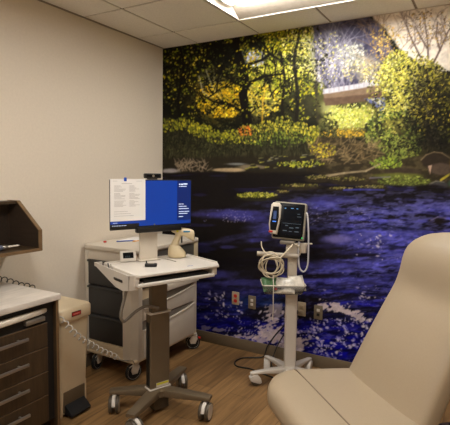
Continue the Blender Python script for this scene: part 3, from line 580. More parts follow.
def caster(parent, x, y, rot, R=.065, z=0, m_fork=M_OFF, tab=True, top=.145):
    """single wheel caster: fork part with wheel and brake tab"""
    Mx = Matrix.Translation((x, y, 0)) @ Matrix.Rotation(math.radians(rot), 4, 'Z')
    f = MB(); f.lathe([(.02, top - .028), (.024, top - .02), (.024, top)], 18, Mx)
    for s in (-1, 1): f.prism([(-.03, R - .012), (.012, R - .012), (.03, R + .035), (.024, top - .02), (-.022, top - .02), (-.042, R + .02)], .005, 'xz', s * .019 - .0025, M=Mx)
    f.prism([(-.055, R + .045), (.028, R + .052), (.028, top - .018), (-.024, top - .018)], .036, 'xz', -.018, .003, M=Mx)
    f = f.build('caster', m_fork, parent)
    Wm = Mx @ Matrix.Translation((-.012, 0, R)) @ Matrix.Rotation(math.pi / 2, 4, 'X')
    MB().lathe([(R - .012, -.013), (R - .003, -.012), (R, -.007), (R, .007), (R - .003, .012), (R - .012, .013)], 30, Wm).build('tyre', M_RUBBER, f, 40)
    MB().lathe([(.004, -.0165), (.012, -.016), (.014, -.011), (R - .02, -.011), (R - .0118, -.0135), (R - .0118, .0135), (R - .02, .011), (.014, .011), (.012, .016), (.004, .0165)], 26, Wm).build('wheel', M_OFF, f, 30)
    if tab: MB().box(.03, .058, -.012, .012, R + .028, R + .044, .004, M=Mx).build('brake_tab', M_RED, f, 35, 'red brake tab')
caster(t, -bx + .085, -by + .05, 100, tab=False); caster(t, bx - .045, -by + .05, 70, tab=False); caster(t, bx - .012, by - .02, 35); caster(t, -bx + .11, by - .06, 60)
# small things on the cart
t = thing('pen', 'blue pen lying on the supply cart top', 'pen', (.2, -.745, 1.006), 55)
MB().cyl((-.07, 0, 0), (.07, 0, 0), .0045, seg=12).build('barrel', M_BLUE, t); MB().cyl((.07, 0, 0), (.083, 0, 0), .0042, .001, 12).build('tip', M_STEEL, t)
t = thing('pen', 'orange-yellow pen lying behind the blue pen on the supply cart', 'pen', (.29, -.66, 1.006), 62)
MB().cyl((-.07, 0, 0), (.07, 0, 0), .0045, seg=12).build('barrel', mat('orange_plastic', (216, 150, 40), .4), t); MB().cyl((.07, 0, 0), (.083, 0, 0), .0042, .001, 12).build('tip', M_STEEL, t)
t = thing('vial_cap', 'small red cap on the left end of the supply cart top', 'cap', (.1, -.87, 1.0))
MB().lathe([(.011, 0), (.013, .002), (.013, .009), (.008, .013)], 18).build('cap', M_RED, t)
t = thing('paper_sheet', 'pale paper sheet lying on the supply cart top', 'paper', (.19, -.60, 1.0), 8)
MB().box(-.1, .09, -.12, .12, 0, .0015).build('sheet', M_PAPER, t, 0)

# ============================================================ workstation on wheels
A = 68.0; O = Vector((.93, -1.2, 0))
t = thing('workstation_cart', 'mobile computer workstation with white tray on a taupe lifting column', 'workstation cart', O, A)
TW0, TW1, TD0, TD1, TZ = -.29, .305, -.2, .25, .97
HX, HY = -.023, .018            # lifting column stands a little off the tray's centre
# base
h = MB(); h.lathe([(.05, .105), (.075, .11), (.075, .15), (.06, .158)], 24, Matrix.Translation((HX, HY, 0))); h.build('hub', M_TAUPE, t)
MB().box(HX - .055, HX + .055, HY - .05, HY + .05, .022, .108, .006).build('weight_box', M_TAUPE2, t)
def leg(x, y, swing):
    r = math.hypot(x - HX, y - HY); a = math.atan2(y - HY, x - HX); Mx = Matrix.Translation((HX, HY, 0)) @ Matrix.Rotation(a, 4, 'Z'); g = MB()
    def ring(d, w, z0, z1): return [(d, b, c) for b, c in rrect(-w, w, z0, z1, .006, 2)]
    g.loft([ring(.03, .042, .106, .158), ring(r * .6, .037, .114, .154), ring(r - .01, .032, .122, .15), ring(r + .028, .03, .125, .147)], Mx); g.build('leg', M_TAUPE, t, 40)
    Cx = Matrix.Translation((x, y, 0)) @ Matrix.Rotation(math.radians(swing), 4, 'Z'); R = .056
    f = MB(); f.cyl((0, 0, .1), (0, 0, .132), .014)
    n = 14; arc = [(-.02 + (R + .007) * math.cos(math.radians(20 + 150 * k / n)), R + (R + .007) * math.sin(math.radians(20 + 150 * k / n))) for k in range(n + 1)]; arc += [(-.02 + (R - .015) * math.cos(math.radians(170 - 150 * k / n)), R + (R - .015) * math.sin(math.radians(170 - 150 * k / n))) for k in range(n + 1)]
    f.prism(arc, .022, 'xz', -.011, .002); bmesh.ops.transform(f.bm, matrix=Cx, verts=f.bm.verts); f = f.build('caster', M_WHITE, t, 40)
    for s in (-1, 1):
        Wm = Cx @ Matrix.Translation((-.02, s * .022, R)) @ Matrix.Rotation(math.pi / 2, 4, 'X')
        wh = MB().lathe([(R - .008, -.011), (R - .002, -.0105), (R, -.007), (R, .007), (R - .002, .0105), (R - .008, .011)], 28, Wm).build('tyre', M_TAUPE2, f, 40)
        MB().lathe([(.004, -.0125), (R - .0075, -.0115), (R - .0075, .0115), (.004, .0125)], 24, Wm).build('wheel_disc', M_GREY if s > 0 else M_OFF, f, 30)
LEGS = [(-.262, .165, 60), (-.30, -.17, 100), (.17, -.265, 35), (.268, .19, 70)]
for q in LEGS: leg(*q)
# column
MB().prism(rrect(HX - .072, HX + .072, HY - .032, HY + .032, .008), .50, 'xy', .158).build('outer_column', M_TAUPE, t, 40)
MB().prism(rrect(HX - .056, HX + .056, HY - .024, HY + .024, .006), .26, 'xy', .655).build('inner_column', M_TAUPE, t, 40)
MB().prism(rrect(HX - .08, HX + .08, HY - .04, HY + .04, .01), .009, 'xy', .655, .003).build('collar', M_WHITE, t, 40, 'white collar of the column')
MB().prism(rrect(HX - .08, HX + .08, HY - .04, HY + .04, .01), .009, 'xy', .154, .003).build('collar', M_WHITE, t, 40, 'white collar at the column foot')
lb = MB().box(HX - .03, HX + .062, HY - .0345, HY - .0325, .168, .196).build('warning_label', M_OFF, t, 0); MB().box(HX - .028, HX + .06, HY - .0352, HY - .0346, .182, .194).build('yellow_stripe', M_YEL, lb, 0)
MB().box(HX - .0745, HX - .0725, HY - .02, HY + .02, .18, .6).build('side_channel', M_BLACK, t, 0)
# tray
MB().box(-.1, .1, -.09, .12, .905, .93, .004).build('tray_bracket', M_GREY, t)
w = MB(); w.prism([(TW0, TD0), (TW1, TD0), (TW1 + .035, TD0 + .06), (TW1 + .035, TD1 - .03), (TW1, TD1), (TW0, TD1)], .018, 'xy', TZ - .02, .005, 3)
for a in ((TW0, TW1, TD1 - .012, TD1), (TW1 + .022, TW1 + .034, TD0 + .06, TD1 - .03)): w.box(*a, TZ - .01, TZ + .006, .004)
w.build('work_tray', M_WHITE, t)
hs = MB(); hs.box(TW0 + .01, TW1 - .02, TD0 + .16, TD1 - .02, .90, TZ - .02, .004); hs.box(TW1 - .04, TW1 - .005, TD0 + .015, TD0 + .2, .90, TZ - .02, .004); hs.build('drawer_housing', M_OFF, t)
MB().prism(rrect(TW0 + .01, TW1 - .03, TD0 - .002, TD0 + .16, .01), .022, 'xy', .893, .005, 3).build('keyboard_drawer', M_WHITE, t, 35)
kb = MB().prism(rrect(-.235, .235, TD0 + .012, TD0 + .14, .008), .012, 'xy', .9155, .003).build('keyboard', M_BLACK, t, 35, 'black keyboard in the shallow drawer')
k_ = MB()
for i in range(21):
    for j in range(5): k_.box(-.228 + i * .0218, -.228 + i * .0218 + .018, TD0 + .018 + j * .023, TD0 + .018 + j * .023 + .019, .9275, .931)
k_.build('keys', M_DGREY, kb, 0)
# side pocket on the left of the tray
sp = MB(); o_ = [(TD0 + .004, TZ), (TD0 + .014, .882), (TD0 + .09, .868), (TD0 + .19, .872), (TD1 + .06, .955), (TD1 + .06, TZ)]
sp.prism(o_, .006, 'yz', TW0 - .042); sp.prism([(TD0 + .004, TZ), (TD0 + .014, .882), (TD0 + .02, .882), (TD0 + .012, TZ)], .066, 'yz', TW0 - .042)
sp.prism([(TD0 + .01, .93), (TD0 + .014, .882), (TD0 + .09, .868), (TD0 + .19, .872), (TD0 + .36, .93)], .062, 'yz', TW0 - .040)
sp.prism([(TD1 + .045, TZ), (TD1 + .045, .945), (TD1 + .06, .95), (TD1 + .06, TZ)], .05, 'yz', TW0 - .042); sp.box(TW0 - .004, TW0 + .02, TD0 + .004, TD1 + .0, .9, TZ, .003)
sp = sp.build('side_pocket', M_WHITE, t, 30)
MB().prism(rrect(TD0 + .09, TD0 + .21, .914, .93, .007), .002, 'yz', TW0 - .0435).build('grip_slot', M_BLACK, sp, 0)
MB().tube(spline([(TW0 - .01, -.1, .875), (TW0 - .025, -.09, .80), (TW0 - .04, -.08, .715), (TW0 - .02, -.07, .672), (-.28, -.055, .672), (-.21, -.045, .71), (-.14, -.04, .727), (-.05, -.036, .70)], 8), .0095, 10).build('cable_loop', M_GREY, t, 80, 'grey cable loop from pocket to column')
MB().tube(spline([(.12, .03, .972), (.10, .19, .975), (.05, .24, .98), (.0, .235, .985)], 8), .003, 8).build('cable', M_WIRE, t, 80)

def onto(u, v, z, o=O, az=A):
    a = math.radians(az); return Vector((o.x + u * math.cos(a) - v * math.sin(a), o.y + u * math.sin(a) + v * math.cos(a), z))
# computer monitor on its post
mt = thing('computer_monitor', 'flat computer monitor with a bright blue screen on a white post', 'monitor', onto(0, .13, TZ), 67.3); zb = -TZ
hm = MB(); hm.prism(rrect(-.300, .302, 1.193 + zb, 1.513 + zb, .004), .006, 'xz', 0, .0015); hm.prism(rrect(-.16, .16, 1.21 + zb, 1.44 + zb, .03), .024, 'xz', .005, .008); hm.build('housing', M_BLACK, mt)
m_scr = mat('lit_blue_screen', (3, 48, 132), .3, var=.03, scale=3, emit=.2); m_scr2 = mat('lit_dark_blue_screen', (4, 30, 92), .3, var=.02, emit=.17); m_txt = mat('lit_white_text', (200, 210, 235), .3, var=0, emit=.22)
s = MB().box(-.296, .296, -.0015, 0, 1.212 + zb, 1.507 + zb).build('screen', m_scr, mt, 0)
MB().box(.186, .296, -.0022, -.0016, 1.236 + zb, 1.507 + zb).build('side_banner', m_scr2, s, 0); MB().box(-.296, -.1, -.0022, -.0016, 1.212 + zb, 1.232 + zb).build('task_bar', M_BLACK, s, 0)
for nm_, rows in (('banner_title', ((.2, .212, 1.478), (.216, .232, 1.478), (.235, .268, 1.48), (.2, .207, 1.466), (.212, .262, 1.4655))), ('banner_text', ((.2, .218, 1.344), (.222, .238, 1.344), (.2, .232, 1.328), (.235, .262, 1.328), (.2, .28, 1.312), (.2, .24, 1.292), (.245, .285, 1.292), (.2, .27, 1.279), (.2, .235, 1.258)))):
    tx = MB()
    for x0, x1, z in rows: tx.box(x0, x1, -.0026, -.0022, z + zb, z + zb + (.008 if z > 1.47 else .0042))
    tx.build(nm_, m_txt, s, 0)
tx = MB()
for k in range(9): tx.box(-.285 + k * .011, -.279 + k * .011, -.0026, -.0022, 1.219 + zb, 1.223 + zb)
tx.build('task_icons', m_txt, s, 0)
MB().box(-.28, -.25, -.0026, -.0016, 1.238 + zb, 1.2405 + zb).build('caption', m_txt, s, 0)
MB().box(-.116, .222, -.008, .03, 1.166 + zb, 1.205 + zb, .006).build('speaker_bar', M_BLACK, mt)
lg = MB(); n_ = 14
lg.prism([(.012 + .006 * math.cos(6.283 * k / n_), 1.217 + zb + .006 * math.sin(6.283 * k / n_)) for k in range(n_)], -.0005, 'xz', -.0027); lg.build('round_logo', M_GREY, mt, 0)
MB().prism(rrect(-.068, .062, .008, .34, .006), .022, 'xz', .045, .003).build('stand_post', M_OFF, mt); MB().box(-.055, .05, .02, .05, .20, .36, .004).build('mount_plate', M_OFF, mt)
MB().prism(rrect(-.08, .075, .02, .11, .01), .008, 'xy', .0005, .002).build('stand_foot', M_OFF, mt)
wc = thing('webcam', 'black webcam clipped on top of the computer monitor', 'webcam', onto(0, .13, 1.5135), 67.3)
MB().prism(rrect(-.058, .062, .008, .04, .008), .024, 'xz', -.004, .003).build('camera_body', M_BLACK, wc); MB().box(-.03, .035, -.002, .028, .0, .009, .002).build('clip', M_DGREY, wc)
MB().cyl((.002, -.0045, .024), (.002, -.0075, .024), .008).build('lens', M_STEEL, wc); MB().box(-.045, .05, -.0052, -.0042, .019, .029).build('front_glass', M_GLASS, wc)
pp = thing('paper_notice', 'typed white sheet fixed over the left of the blue monitor screen', 'paper', onto(0, .13, 1.25), 67.3)
MB().box(-.298, -.056, -.0045, -.0033, .0, .266).build('sheet', M_PAPER, pp, 0)
tx = MB(); R_ = random.Random(4)
tx.box(-.222, -.150, -.005, -.0045, .236, .2385); tx.box(-.28, -.25, -.005, -.0045, .252, .254); tx.box(-.12, -.08, -.005, -.0045, .252, .254)
for k in range(20):
    z = .222 - k * .0068; 
    if k in (6, 13): continue
    tx.box(-.272, -.272 + R_.uniform(.03, .085), -.005, -.0045, z, z + .0022); tx.box(-.17, -.17 + R_.uniform(.03, .08), -.005, -.0045, z, z + .0022)
for k in range(3): tx.box(-.272, -.18 + .02 * k, -.005, -.0045, .06 - k * .014, .062 - k * .014)
tx.build('typed_text', M_INK, pp, 0)
MB().prism(rrect(-.206, -.188, .252, .276, .003), -.0016, 'xz', -.0046).build('tape', mat('blue_tape', (30, 84, 190), .5), pp, 0, 'piece of blue tape')

# items on the tray
cl = thing('desk_thermometer', 'small white display unit with a dark screen on the tray, left of the post', 'digital display', onto(-.14, .2, TZ), 55)
Mx = Matrix.Rotation(math.radians(-16), 4, 'X')
MB().prism(rrect(-.053, .053, 0, .072, .006), .014, 'xz', 0, .003, M=Mx @ Matrix.Translation((0, 0, .0035))).build('case', M_WHITE, cl); MB().prism(rrect(-.035, .035, .02, .058, .003), -.001, 'xz', -.0002, M=Mx @ Matrix.Translation((0, 0, .0035))).build('display', M_GLASS, cl, 0)
dg = MB()
for a, b in ((-.02, -.012), (-.008, 0), (.004, .012)): dg.box(a, b, -.0018, -.0013, .03, .0325, M=Mx); dg.box(a, b, -.0018, -.0013, .036, .0385, M=Mx)
dg.build('digits', mat('dim_lcd_digits', (70, 90, 96), .4), cl, 0)
MB().box(-.03, .03, .012, .042, 0.0005, .009, .003).build('foot', M_WHITE, cl)
bd = thing('badge_reader', 'small black gadget with a silver button lying on the white tray', 'gadget', onto(-.09, -.01, TZ), 35)
MB().prism(rrect(-.038, .038, -.026, .026, .012), .017, 'xy', .0005, .004).build('case', M_BLACK, bd); MB().prism(rrect(-.018, .022, -.015, .015, .008), .0015, 'xy', .0174).build('silver_button', M_STEEL, bd); MB().cyl((-.028, .012, .015), (-.03, .013, .033), .0035).build('stub', M_BLACK, bd)
mk = MB()
for k in range(3): mk.box(.075 + k * .014, .085 + k * .014, -.005 + .003 * (k % 2), -.001 + .003 * (k % 2), 0, .0012)
o = mk.build('blue_sticker', M_BLUE, None, 0); o.location = onto(.03, -.13, TZ - .0015); o.rotation_euler = (0, 0, math.radians(A)); tag(o, 'tiny blue sticker stuck on the front of the white tray', 'sticker')
for i, (u, v, ln, m_, lab) in enumerate(((TW0 - .017, .12, .12, M_DGREY, 'dark pen standing in the tray side pocket, rear one'), (TW0 - .014, .085, .115, M_STEEL, 'silver pen standing in the tray side pocket, front one'))):
    pn = thing('pen', lab, 'pen', onto(u, v, .931), A); MB().cyl((0, 0, 0), (0, .03, .055), .0042, seg=12).build('barrel', m_, pn)
# barcode scanner
sc = thing('barcode_scanner', 'cream handheld barcode scanner on its stand at the tray right end', 'scanner', onto(.22, .17, TZ), 40)
def oval(cx, cy, rx, ry, z, n=20, tilt=0.0): return [(cx + rx * math.cos(6.2832 * k / n), cy + ry * math.sin(6.2832 * k / n), z + tilt * rx * math.cos(6.2832 * k / n)) for k in range(n)]
MB().loft([oval(-.004, 0, .056, .045, .0008), oval(-.004, 0, .064, .052, .008), oval(-.006, 0, .062, .05, .035), oval(-.016, 0, .05, .042, .062), oval(-.024, 0, .036, .032, .085)]).build('stand_base', M_CREAM, sc, 50)
MB().loft([oval(-.026, 0, .030, .026, .075), oval(-.014, 0, .026, .022, .11), oval(.004, 0, .024, .022, .15), oval(.016, 0, .032, .026, .172)]).build('handle', M_CREAM, sc, 50)
hd = []
for x, zc, hh, ww in ((-.044, .197, .014, .02), (-.036, .196, .02, .027), (.0, .187, .025, .032), (.05, .176, .03, .037), (.09, .160, .038, .04), (.108, .150, .04, .038), (.114, .148, .034, .032)):
    hd.append([(x, ww * math.copysign(abs(math.cos(a)) ** .7, math.cos(a)), zc + hh * math.copysign(abs(math.sin(a)) ** .7, math.sin(a))) for a in [6.2832 * k / 20 for k in range(20)]])
hd = MB().loft(hd).build('head', M_CREAM, sc, 50)
Ml = Matrix.Translation((.0, 0, 0))
MB().box(-.012, .018, -.032, -.026, .178, .195, .003).build('yellow_label', M_YEL, hd); MB().box(.036, .084, -.0385, -.030, .178, .19, .003).build('blue_label', mat('teal_label', (50, 120, 160), .5), hd)
MB().box(.022, .034, -.008, .008, .10, .165, .004).build('trigger', M_DGREY, sc)
MB().prism([(.108, .128), (.118, .134), (.118, .172), (.108, .178)], .05, 'xz', -.025).build('scan_window', M_GLASS, hd)

# coiled cord from the cabinet to the cart
cd = thing('coiled_cord', 'grey coiled cord hanging in front of the beige bin', 'cord', (0, 0, 0))
pth = [(.612, -1.75, .72), (.62, -1.70, .645), (.625, -1.61, .55), (.63, -1.53, .485), (.64, -1.45, .42), (.65, -1.36, .36), (.65, -1.30, .31)]
MB().tube(coil(pth, .0155, 14, .0045), .0042, 7).build('coil', M_WIRE, cd, 80)
MB().tube(spline([(.65, -1.30, .31), (.63, -1.22, .27), (.60, -1.14, .24), (.565, -1.07, .20), (.55, -1.035, .165)], 8), .0035, 8).build('plain_cord', M_WIRE, cd, 80)

# ============================================================ vital signs monitor stand
V = Vector((1.495, -.38, 0))
t = thing('monitor_stand', 'white five-legged rolling stand in front of the mural', 'stand', V, 0)
MB().lathe([(.045, .085), (.06, .09), (.06, .11), (.05, .125), (.048, .13)], 24).build('hub', M_WHITE, t)
def vleg(a):
    g = MB(); Mx = Matrix.Rotation(math.radians(a), 4, 'Z')
    def ring(d, w, z0, z1): return [(d, b, c_) for b, c_ in rrect(-w, w, z0, z1, .007, 3)]
    g.loft([ring(.03, .03, .075, .118), ring(.14, .025, .085, .118), ring(.25, .02, .088, .108), ring(.29, .019, .084, .104), ring(.305, .014, .084, .1)], Mx); g.build('leg', M_WHITE, t, 50)
    Cx = Mx @ Matrix.Translation((.285, 0, 0)) @ Matrix.Rotation(math.radians(a * 3 % 90 - 40), 4, 'Z'); R = .034
    f = MB(); f.cyl((0, 0, .05), (0, 0, .09), .009); f.prism([(.022, .04), (.028, .066), (.004, .084), (-.03, .082), (-.056, .056), (-.064, .022), (-.05, .014), (-.03, .02), (0, .03)], .05, 'xz', -.025, .006)
    bmesh.ops.transform(f.bm, matrix=Cx, verts=f.bm.verts); f = f.build('caster', M_WHITE, t, 40)
    for s_ in (-1, 1): MB().lathe([(.004, -.008), (R - .005, -.008), (R, -.004), (R, .004), (R - .005, .008), (.004, .008)], 22, Cx @ Matrix.Translation((-.02, s_ * .012, R)) @ Matrix.Rotation(math.pi / 2, 4, 'X')).build('wheel', M_TAUPE2, f, 40)
for k in range(5): vleg(223 - 72 * k)
MB().prism(rrect(-.043, .043, -.028, .028, .012), .60, 'xy', .12, M=Matrix.Rotation(math.radians(30), 4, 'Z')).build('post', M_WHITE, t, 50)
MB().prism(rrect(-.034, .034, -.022, .022, .01), .34, 'xy', .715, M=Matrix.Rotation(math.radians(30), 4, 'Z')).build('upper_post', M_OFF, t, 50)
MB().tube(spline([(.0, -.01, .90), (-.02, -.015, .97), (-.03, -.01, 1.03), (.0, 0, 1.07)], 6), .018, 12).build('neck', M_OFF, t, 50)
Rm = Matrix.Rotation(math.radians(30), 4, 'Z')
hb = MB(); hb.tube([(-.265, -.05, .985), (-.255, -.05, .985), (.02, -.05, .968), (.03, -.05, .968)], .0175, 16, M=Rm); hb.box(-.03, .03, -.05, 0, .955, .985, .006, M=Rm); hb.build('handle_bar', mat('tan_plastic', (176, 164, 146), .45), t, 50)
bk = MB()
def br(z, x0, x1, y0, y1): return [Rm @ Vector((a, b, z)) for a, b in rrect(x0, x1, y0, y1, .02, 4)]
bk.loft([br(.70, -.20, .06, -.10, .06), br(.703, -.205, .065, -.105, .065), br(.765, -.225, .085, -.125, .08)], cap=False); bk.loft([br(.70, -.20, .06, -.10, .06), br(.704, -.20, .06, -.10, .06)])
for v_ in bk.bm.verts: pass
bk = bk.build('basket', mat('clear_basket', (110, 106, 100), .25, alpha=.45), t, 40, 'clear shallow basket'); sm = bk.modifiers.new('thick', 'SOLIDIFY'); sm.thickness = .004
MB().tube([Rm @ Vector((a, b, .766)) for a, b in rrect(-.226, .086, -.126, .081, .02, 4)] + [Rm @ Vector((.086, .06, .766))], .004, 8).build('basket_rim', M_OFF, bk, 60)

# packets and leads in the basket
def place(u, v, z): return V + Rm @ Vector((u, v, z))
M_FOIL = mat('crinkled_film', (214, 208, 194), .25, var=.25, scale=50, bump=.9); M_GRN = mat('green_packet', (96, 140, 96), .4, var=.2, scale=60); 
def packet(u, v, z, w_, h_, rz, rx, m_, lab, nm='supply_packet', seed=0):
    p = thing(nm, lab, 'packet', place(u, v, z), 30 + rz); R2 = random.Random(seed); g = bmesh.new(); bmesh.ops.create_grid(g, x_segments=9, y_segments=7, size=.5)
    for q in g.verts:
        e = min(.5 - abs(q.co.x), .5 - abs(q.co.y)); q.co = Vector((q.co.x * w_, q.co.y * h_, R2.uniform(0, .010) * (e > .01) + .012 * min(1, e * 5)))
    geo = bmesh.ops.extrude_face_region(g, geom=list(g.faces)); 
    for q in geo['geom']:
        if isinstance(q, bmesh.types.BMVert): q.co.z = -q.co.z * .6 - .002
    bmesh.ops.transform(g, matrix=Matrix.Rotation(math.radians(rx), 4, 'X'), verts=g.verts)
    b_ = MB(); b_._merge(g); b_.build('pouch', m_, p, 60); return p
packet(-.165, -.075, .765, .12, .11, 12, 55, M_GRN, 'green printed packet at the left end of the stand basket', seed=1)
packet(-.065, -.085, .76, .15, .125, -8, 52, M_FOIL, 'crinkled clear film pouch in the middle of the stand basket', seed=2)
packet(.03, -.06, .77, .12, .12, 20, 58, mat('pale_film', (230, 222, 206), .3, var=.15, scale=40, bump=.8), 'pale crinkled pouch at the right end of the stand basket', seed=3)
cb = thing('red_connector', 'small round red connector among the packets in the stand basket', 'connector', place(-.13, -.108, .742), 30)
MB().cyl((0, 0, 0), (0, -.012, .004), .0105).build('cap', M_RED, cb); MB().cyl((.012, 0, .003), (.04, -.004, .004), .007).build('lead_end', M_DGREY, cb)

# monitor unit
MA = 17.0
vm = thing('vital_signs_monitor', 'dark-screened vital signs monitor on top of the white rolling stand', 'medical monitor', place(-.032, 0, 1.05), MA)
Mt = Matrix.Translation((0, 0, .03)) @ Matrix.Rotation(math.radians(-9), 4, 'X') @ Matrix.Rotation(math.radians(3), 4, 'Y')
MB().box(-.06, .05, -.04, .05, .0, .028, .008).build('mount', M_GREY, vm)
bd_ = MB(); bd_.prism(rrect(-.125, .115, .0, .275, .018), .085, 'xz', -.035, .008, 3, M=Mt); bd_.build('housing', mat('warm_grey_plastic', (142, 134, 118), .45), vm, 50)
MB().prism(rrect(-.115, .100, .012, .265, .01), .004, 'xz', -.0395, .001, M=Mt).build('front_glass', M_GLASS, vm)
sc_ = MB().prism(rrect(-.055, .088, .035, .245, .004), .0012, 'xz', -.041, M=Mt).build('screen', mat('lit_dim_screen', (3, 4, 9), .4, emit=.15, var=.3, scale=40), vm, 0)
MATS['lit_dim_screen'].node_tree.nodes['Principled BSDF'].inputs['Specular IOR Level'].default_value = .12
def dots(lst, nm, m_):
    g = MB()
    for a, b, w_, h_ in lst: g.box(a, a + w_, -.0424, -.0411, b, b + h_, M=Mt)
    g.build(nm, m_, sc_, 0)
dots([(-.045, .225, .01, .006), (.0, .228, .02, .004), (.04, .228, .012, .004)], 'status_icons', mat('lit_cyan_mark', (90, 140, 190), .4, emit=.25))
dots([(-.05, .118, .13, .002), (-.03, .1, .02, .006), (.0, .085, .03, .006), (.045, .09, .025, .006), (-.045, .062, .03, .006), (.0, .06, .02, .004), (.04, .06, .03, .006), (.05, .17, .03, .004), (.05, .19, .02, .004)], 'readings', mat('lit_grey_mark', (62, 74, 84), .4, emit=.2))
dots([(.094, .018, .008, .008)], 'green_lamp', mat('lit_green_lamp', (60, 230, 110), .4, emit=.15, var=0))
th = MB().prism([(-.135, .035), (-.082, .03), (-.066, .16), (-.07, .245), (-.085, .262), (-.128, .262), (-.142, .245), (-.148, .1)], .05, 'xz', -.075, .01, 3, M=Mt).build('thermometer_module', M_OFF, vm, 50, 'off-white thermometer module on the left')
MB().prism([(-.132, .06), (-.09, .058), (-.078, .16), (-.084, .232), (-.126, .232), (-.138, .11)], .002, 'xz', -.0765, M=Mt).build('module_glass', M_GLASS, th, 0)
MB().box(-.122, -.094, -.0785, -.077, .12, .127, M=Mt).build('lit_reading', mat('lit_blue_mark', (60, 130, 240), .4, emit=.15, var=0), th, 0); MB().box(-.120, -.096, -.0785, -.077, .14, .2, .004, M=Mt).build('lit_dial', mat('lit_dim_dial', (40, 60, 100), .4, emit=.15, var=.4, scale=60), th, 0)
MB().box(-.143, -.112, -.078, -.03, .040, .056, .004, M=Mt).build('red_latch', M_RED, th)

# probe holder and cables of the stand
ph = thing('probe_holder', 'off-white probe cup clamped on the right of the stand', 'probe holder', place(.075, -.02, .99), 30)
MB().loft([oval(0, 0, .022, .022, 0), oval(0, 0, .026, .026, .01), oval(0, 0, .028, .028, .07)]).build('cup', M_OFF, ph, 50)
MB().box(-.055, .065, -.012, .012, .062, .072, .004).build('bracket', M_OFF, ph)
ln = thing('probe_lead', 'long pale lead looping down from the right side of the vital signs monitor', 'cable', (0, 0, 0))
MB().tube(spline([place(.07, .0, 1.30), place(.095, -.03, 1.27), place(.105, -.04, 1.15), place(.108, -.045, 1.0), place(.105, -.045, .90), place(.078, -.045, .855), place(.045, -.045, .89), place(.036, -.045, 1.0), place(.04, -.04, 1.075)], 10), .0062, 8).build('lead', mat('pale_lead', (206, 204, 206), .4), ln, 80)
lp = thing('lead_bundle', 'off-white leads coiled in loops over the handle bar of the stand', 'cable', (0, 0, 0)); R3 = random.Random(9)
LD = mat('cream_lead', (208, 194, 166), .45)
for k in range(8):
    rx = .068 + R3.uniform(-.022, .022); rz = .082 + R3.uniform(-.028, .016); cu = -.165 + R3.uniform(-.03, .03); cz = .905 + R3.uniform(-.014, .012); dv = -.085 + R3.uniform(-.014, .008); ph_ = R3.uniform(-.3, .3)
    pts = [place(cu + rx * math.cos(a + ph_), dv + .012 * math.sin(2 * a + k), cz + rz * math.sin(a)) for a in [6.2832 * q / 30 for q in range(31)]]
    MB().tube(pts, .0042, 7).build('loop', LD, lp, 80)
MB().tube(spline([place(-.235, -.03, 1.07), place(-.23, -.05, 1.03), place(-.2, -.085, .99), place(-.15, -.09, .97), place(-.12, -.09, .90)], 8), .0042, 7).build('lead', LD, lp, 80)
MB().tube(spline([place(-.10, -.085, .96), place(-.05, -.07, 1.01), place(-.01, -.045, 1.05), place(.0, -.02, 1.075)], 8), .006, 7).build('lead', LD, lp, 80)
MB().tube(spline([place(.0, -.04, 1.06), place(.03, -.06, 1.045), place(.05, -.05, 1.0), place(.03, -.04, .96), place(.0, -.035, .95)], 8), .005, 7).build('lead', LD, lp, 80)
MB().tube(spline([place(-.15, -.10, .84), place(-.15, -.135, .77), place(-.15, -.14, .68), place(-.148, -.138, .60), place(-.152, -.136, .52)], 8), .0035, 7).build('hanging_lead', M_OFF, lp, 80)
pc = thing('power_cord', 'black power cord looping on the floor beside the rolling stand', 'cord', (0, 0, 0))
MB().tube(spline([(1.40, -.02, .43), (1.37, -.06, .38), (1.30, -.05, .30), (1.22, -.04, .20), (1.16, -.05, .10), (1.14, -.08, .02), (1.08, -.11, .0065), (.99, -.18, .0065), (.975, -.28, .0065), (1.03, -.35, .0065), (1.15, -.34, .0065), (1.28, -.37, .0065), (1.42, -.40, .0065)], 10), .0062, 8).build('cord', M_BLACK, pc, 80)
MB().box(1.385, 1.415, -.03, -.016, .415, .45, .004).build('plug', M_BLACK, pc)
pc = thing('power_cord', 'shorter black cord running down behind the white stand post', 'cord', (0, 0, 0))
MB().tube(spline([(1.36, -.02, .31), (1.31, -.04, .24), (1.25, -.05, .12), (1.23, -.10, .02), (1.27, -.2, .0065), (1.36, -.29, .0065), (1.45, -.34, .03)], 10), .0055, 8).build('cord', M_BLACK, pc, 80)

# ============================================================ exam chair
t = thing('exam_chair', 'large beige vinyl exam chair with a tall rounded backrest', 'exam chair', (2.33, -1.40, 0), -45.5)
ZS = .56; TH = math.radians(27)
# seat cushion: smooth outline lofted in height
def seat_out(g):          # outline, grown inwards by g
    pts = []; w0 = .37 - g; yf = -.468 + g; yb = .10 - g; r = max(.02, .225 - g)
    for cx, cy, a0, rr in ((w0 - .05, yb - .05, 0, .05), (-w0 + .05, yb - .05, 90, .05), (-w0 + r, yf + r * .9, 180, r), (w0 - r, yf + r * .9, 270, r)):
        for k in range(11): a = math.radians(a0 + 9 * k); pts.append((cx + rr * math.cos(a), cy + rr * (.9 if rr == r else 1) * math.sin(a)))
    return pts
def taper(p): return (p[0] * (1 - .16 * max(0, min(1, (p[1] + .25) / .3))), p[1])
prof = [(.06, -.125), (.02, -.118), (.004, -.10), (0, -.07), (.003, -.04), (.014, -.018), (.032, -.006), (.06, -.001), (.12, .002), (.2, .004)]
MB().loft([[(*taper(p), ZS + z - .004) for p in seat_out(g)] for g, z in prof]).build('seat', M_VINYL, t, 70)
sy = -.268; sw = .36
MB().tube([(x, sy, ZS - .002 + .001 - (max(0, abs(x) - .30) ** 2) * 8) for x in [-sw + .03 + (2 * sw - .06) * k / 24 for k in range(25)]], .0035, 6).build('seam', M_SEAM, t, 80)
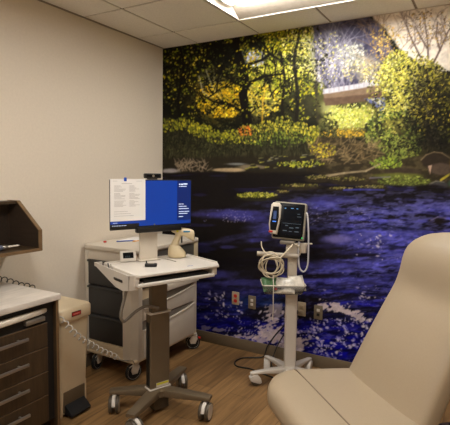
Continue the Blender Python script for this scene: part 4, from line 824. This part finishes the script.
MB().box(-.24, .24, -.38, .06, .35, ZS - .125, .02).build('seat_frame', M_TAUPE2, t)
MB().prism(rrect(-.2, .2, -.36, .1, .05), .28, 'xy', .08, .01).build('pedestal', M_GREY, t); MB().prism(rrect(-.28, .28, -.42, .35, .06), .08, 'xy', 0, .015).build('base', M_GREY, t)
# backrest
SL = .835
WP = [(-.02, .298), (0, .300), (.2, .292), (.4, .282), (.52, .277), (.58, .283), (.64, .300), (.68, .307), (.72, .303), (.76, .275), (.79, .235), (.81, .19), (.825, .12), (.833, .05)]
def wid(s):
    for (a, b), (c_, d) in zip(WP, WP[1:]):
        if s <= c_: u = (s - a) / (c_ - a); u = max(0, u); return b + (d - b) * u
    return WP[-1][1]
def back_pt(x, s, n): return (x, s * math.sin(TH) + n * math.cos(TH), ZS + s * math.cos(TH) - n * math.sin(TH))
rings = []; NS = 46
for i in range(NS + 1):
    u = i / NS; s = -.03 + (SL - .002 + .03) * (1 - (1 - u) ** 1.5); w_ = wid(s); hd_ = math.exp(-((s - .68) / .1) ** 2); th_ = .125 * min(1, (max(.02, SL - s) / .09) ** .5)
    fr = -.014 * math.exp(-((s - .2) / .15) ** 2) - .03 * hd_ + .02 * math.exp(-((s - .50) / .08) ** 2)
    ring = []
    for k in range(44):
        a = 2 * math.pi * k / 44; ca, sa = math.cos(a), math.sin(a); ex = .5
        X = w_ * math.copysign(abs(ca) ** ex, ca); Nn = math.copysign(abs(sa) ** .55, sa)
        n_ = th_ / 2 + th_ / 2 * Nn + (fr * (1 - (X / w_) ** 4) if Nn < 0 else 0); n_ = n_ + (.125 - th_) * .3
        ring.append(back_pt(X, s, n_ ))
    rings.append(ring)
MB().loft(rings).build('backrest', M_VINYL, t, 80)
br_ = MB(); br_.box(-.16, .16, .16, .22, .3, .62, .02); br_.build('back_support', M_TAUPE2, t)
g = MB().box(.20, .385, .03, .36, .15, .50, .012).build('motor_cover', M_GREY, t, 35, 'grey slotted cover beside the backrest')
sl_ = MB()
for k in range(5): sl_.box(.3855, .387, .06, .33, .2 + k * .05, .216 + k * .05); sl_.box(.22, .37, .06 + k * .05, .076 + k * .05, .5002, .5015)
sl_.build('vent_slot', M_BLACK, g, 0)
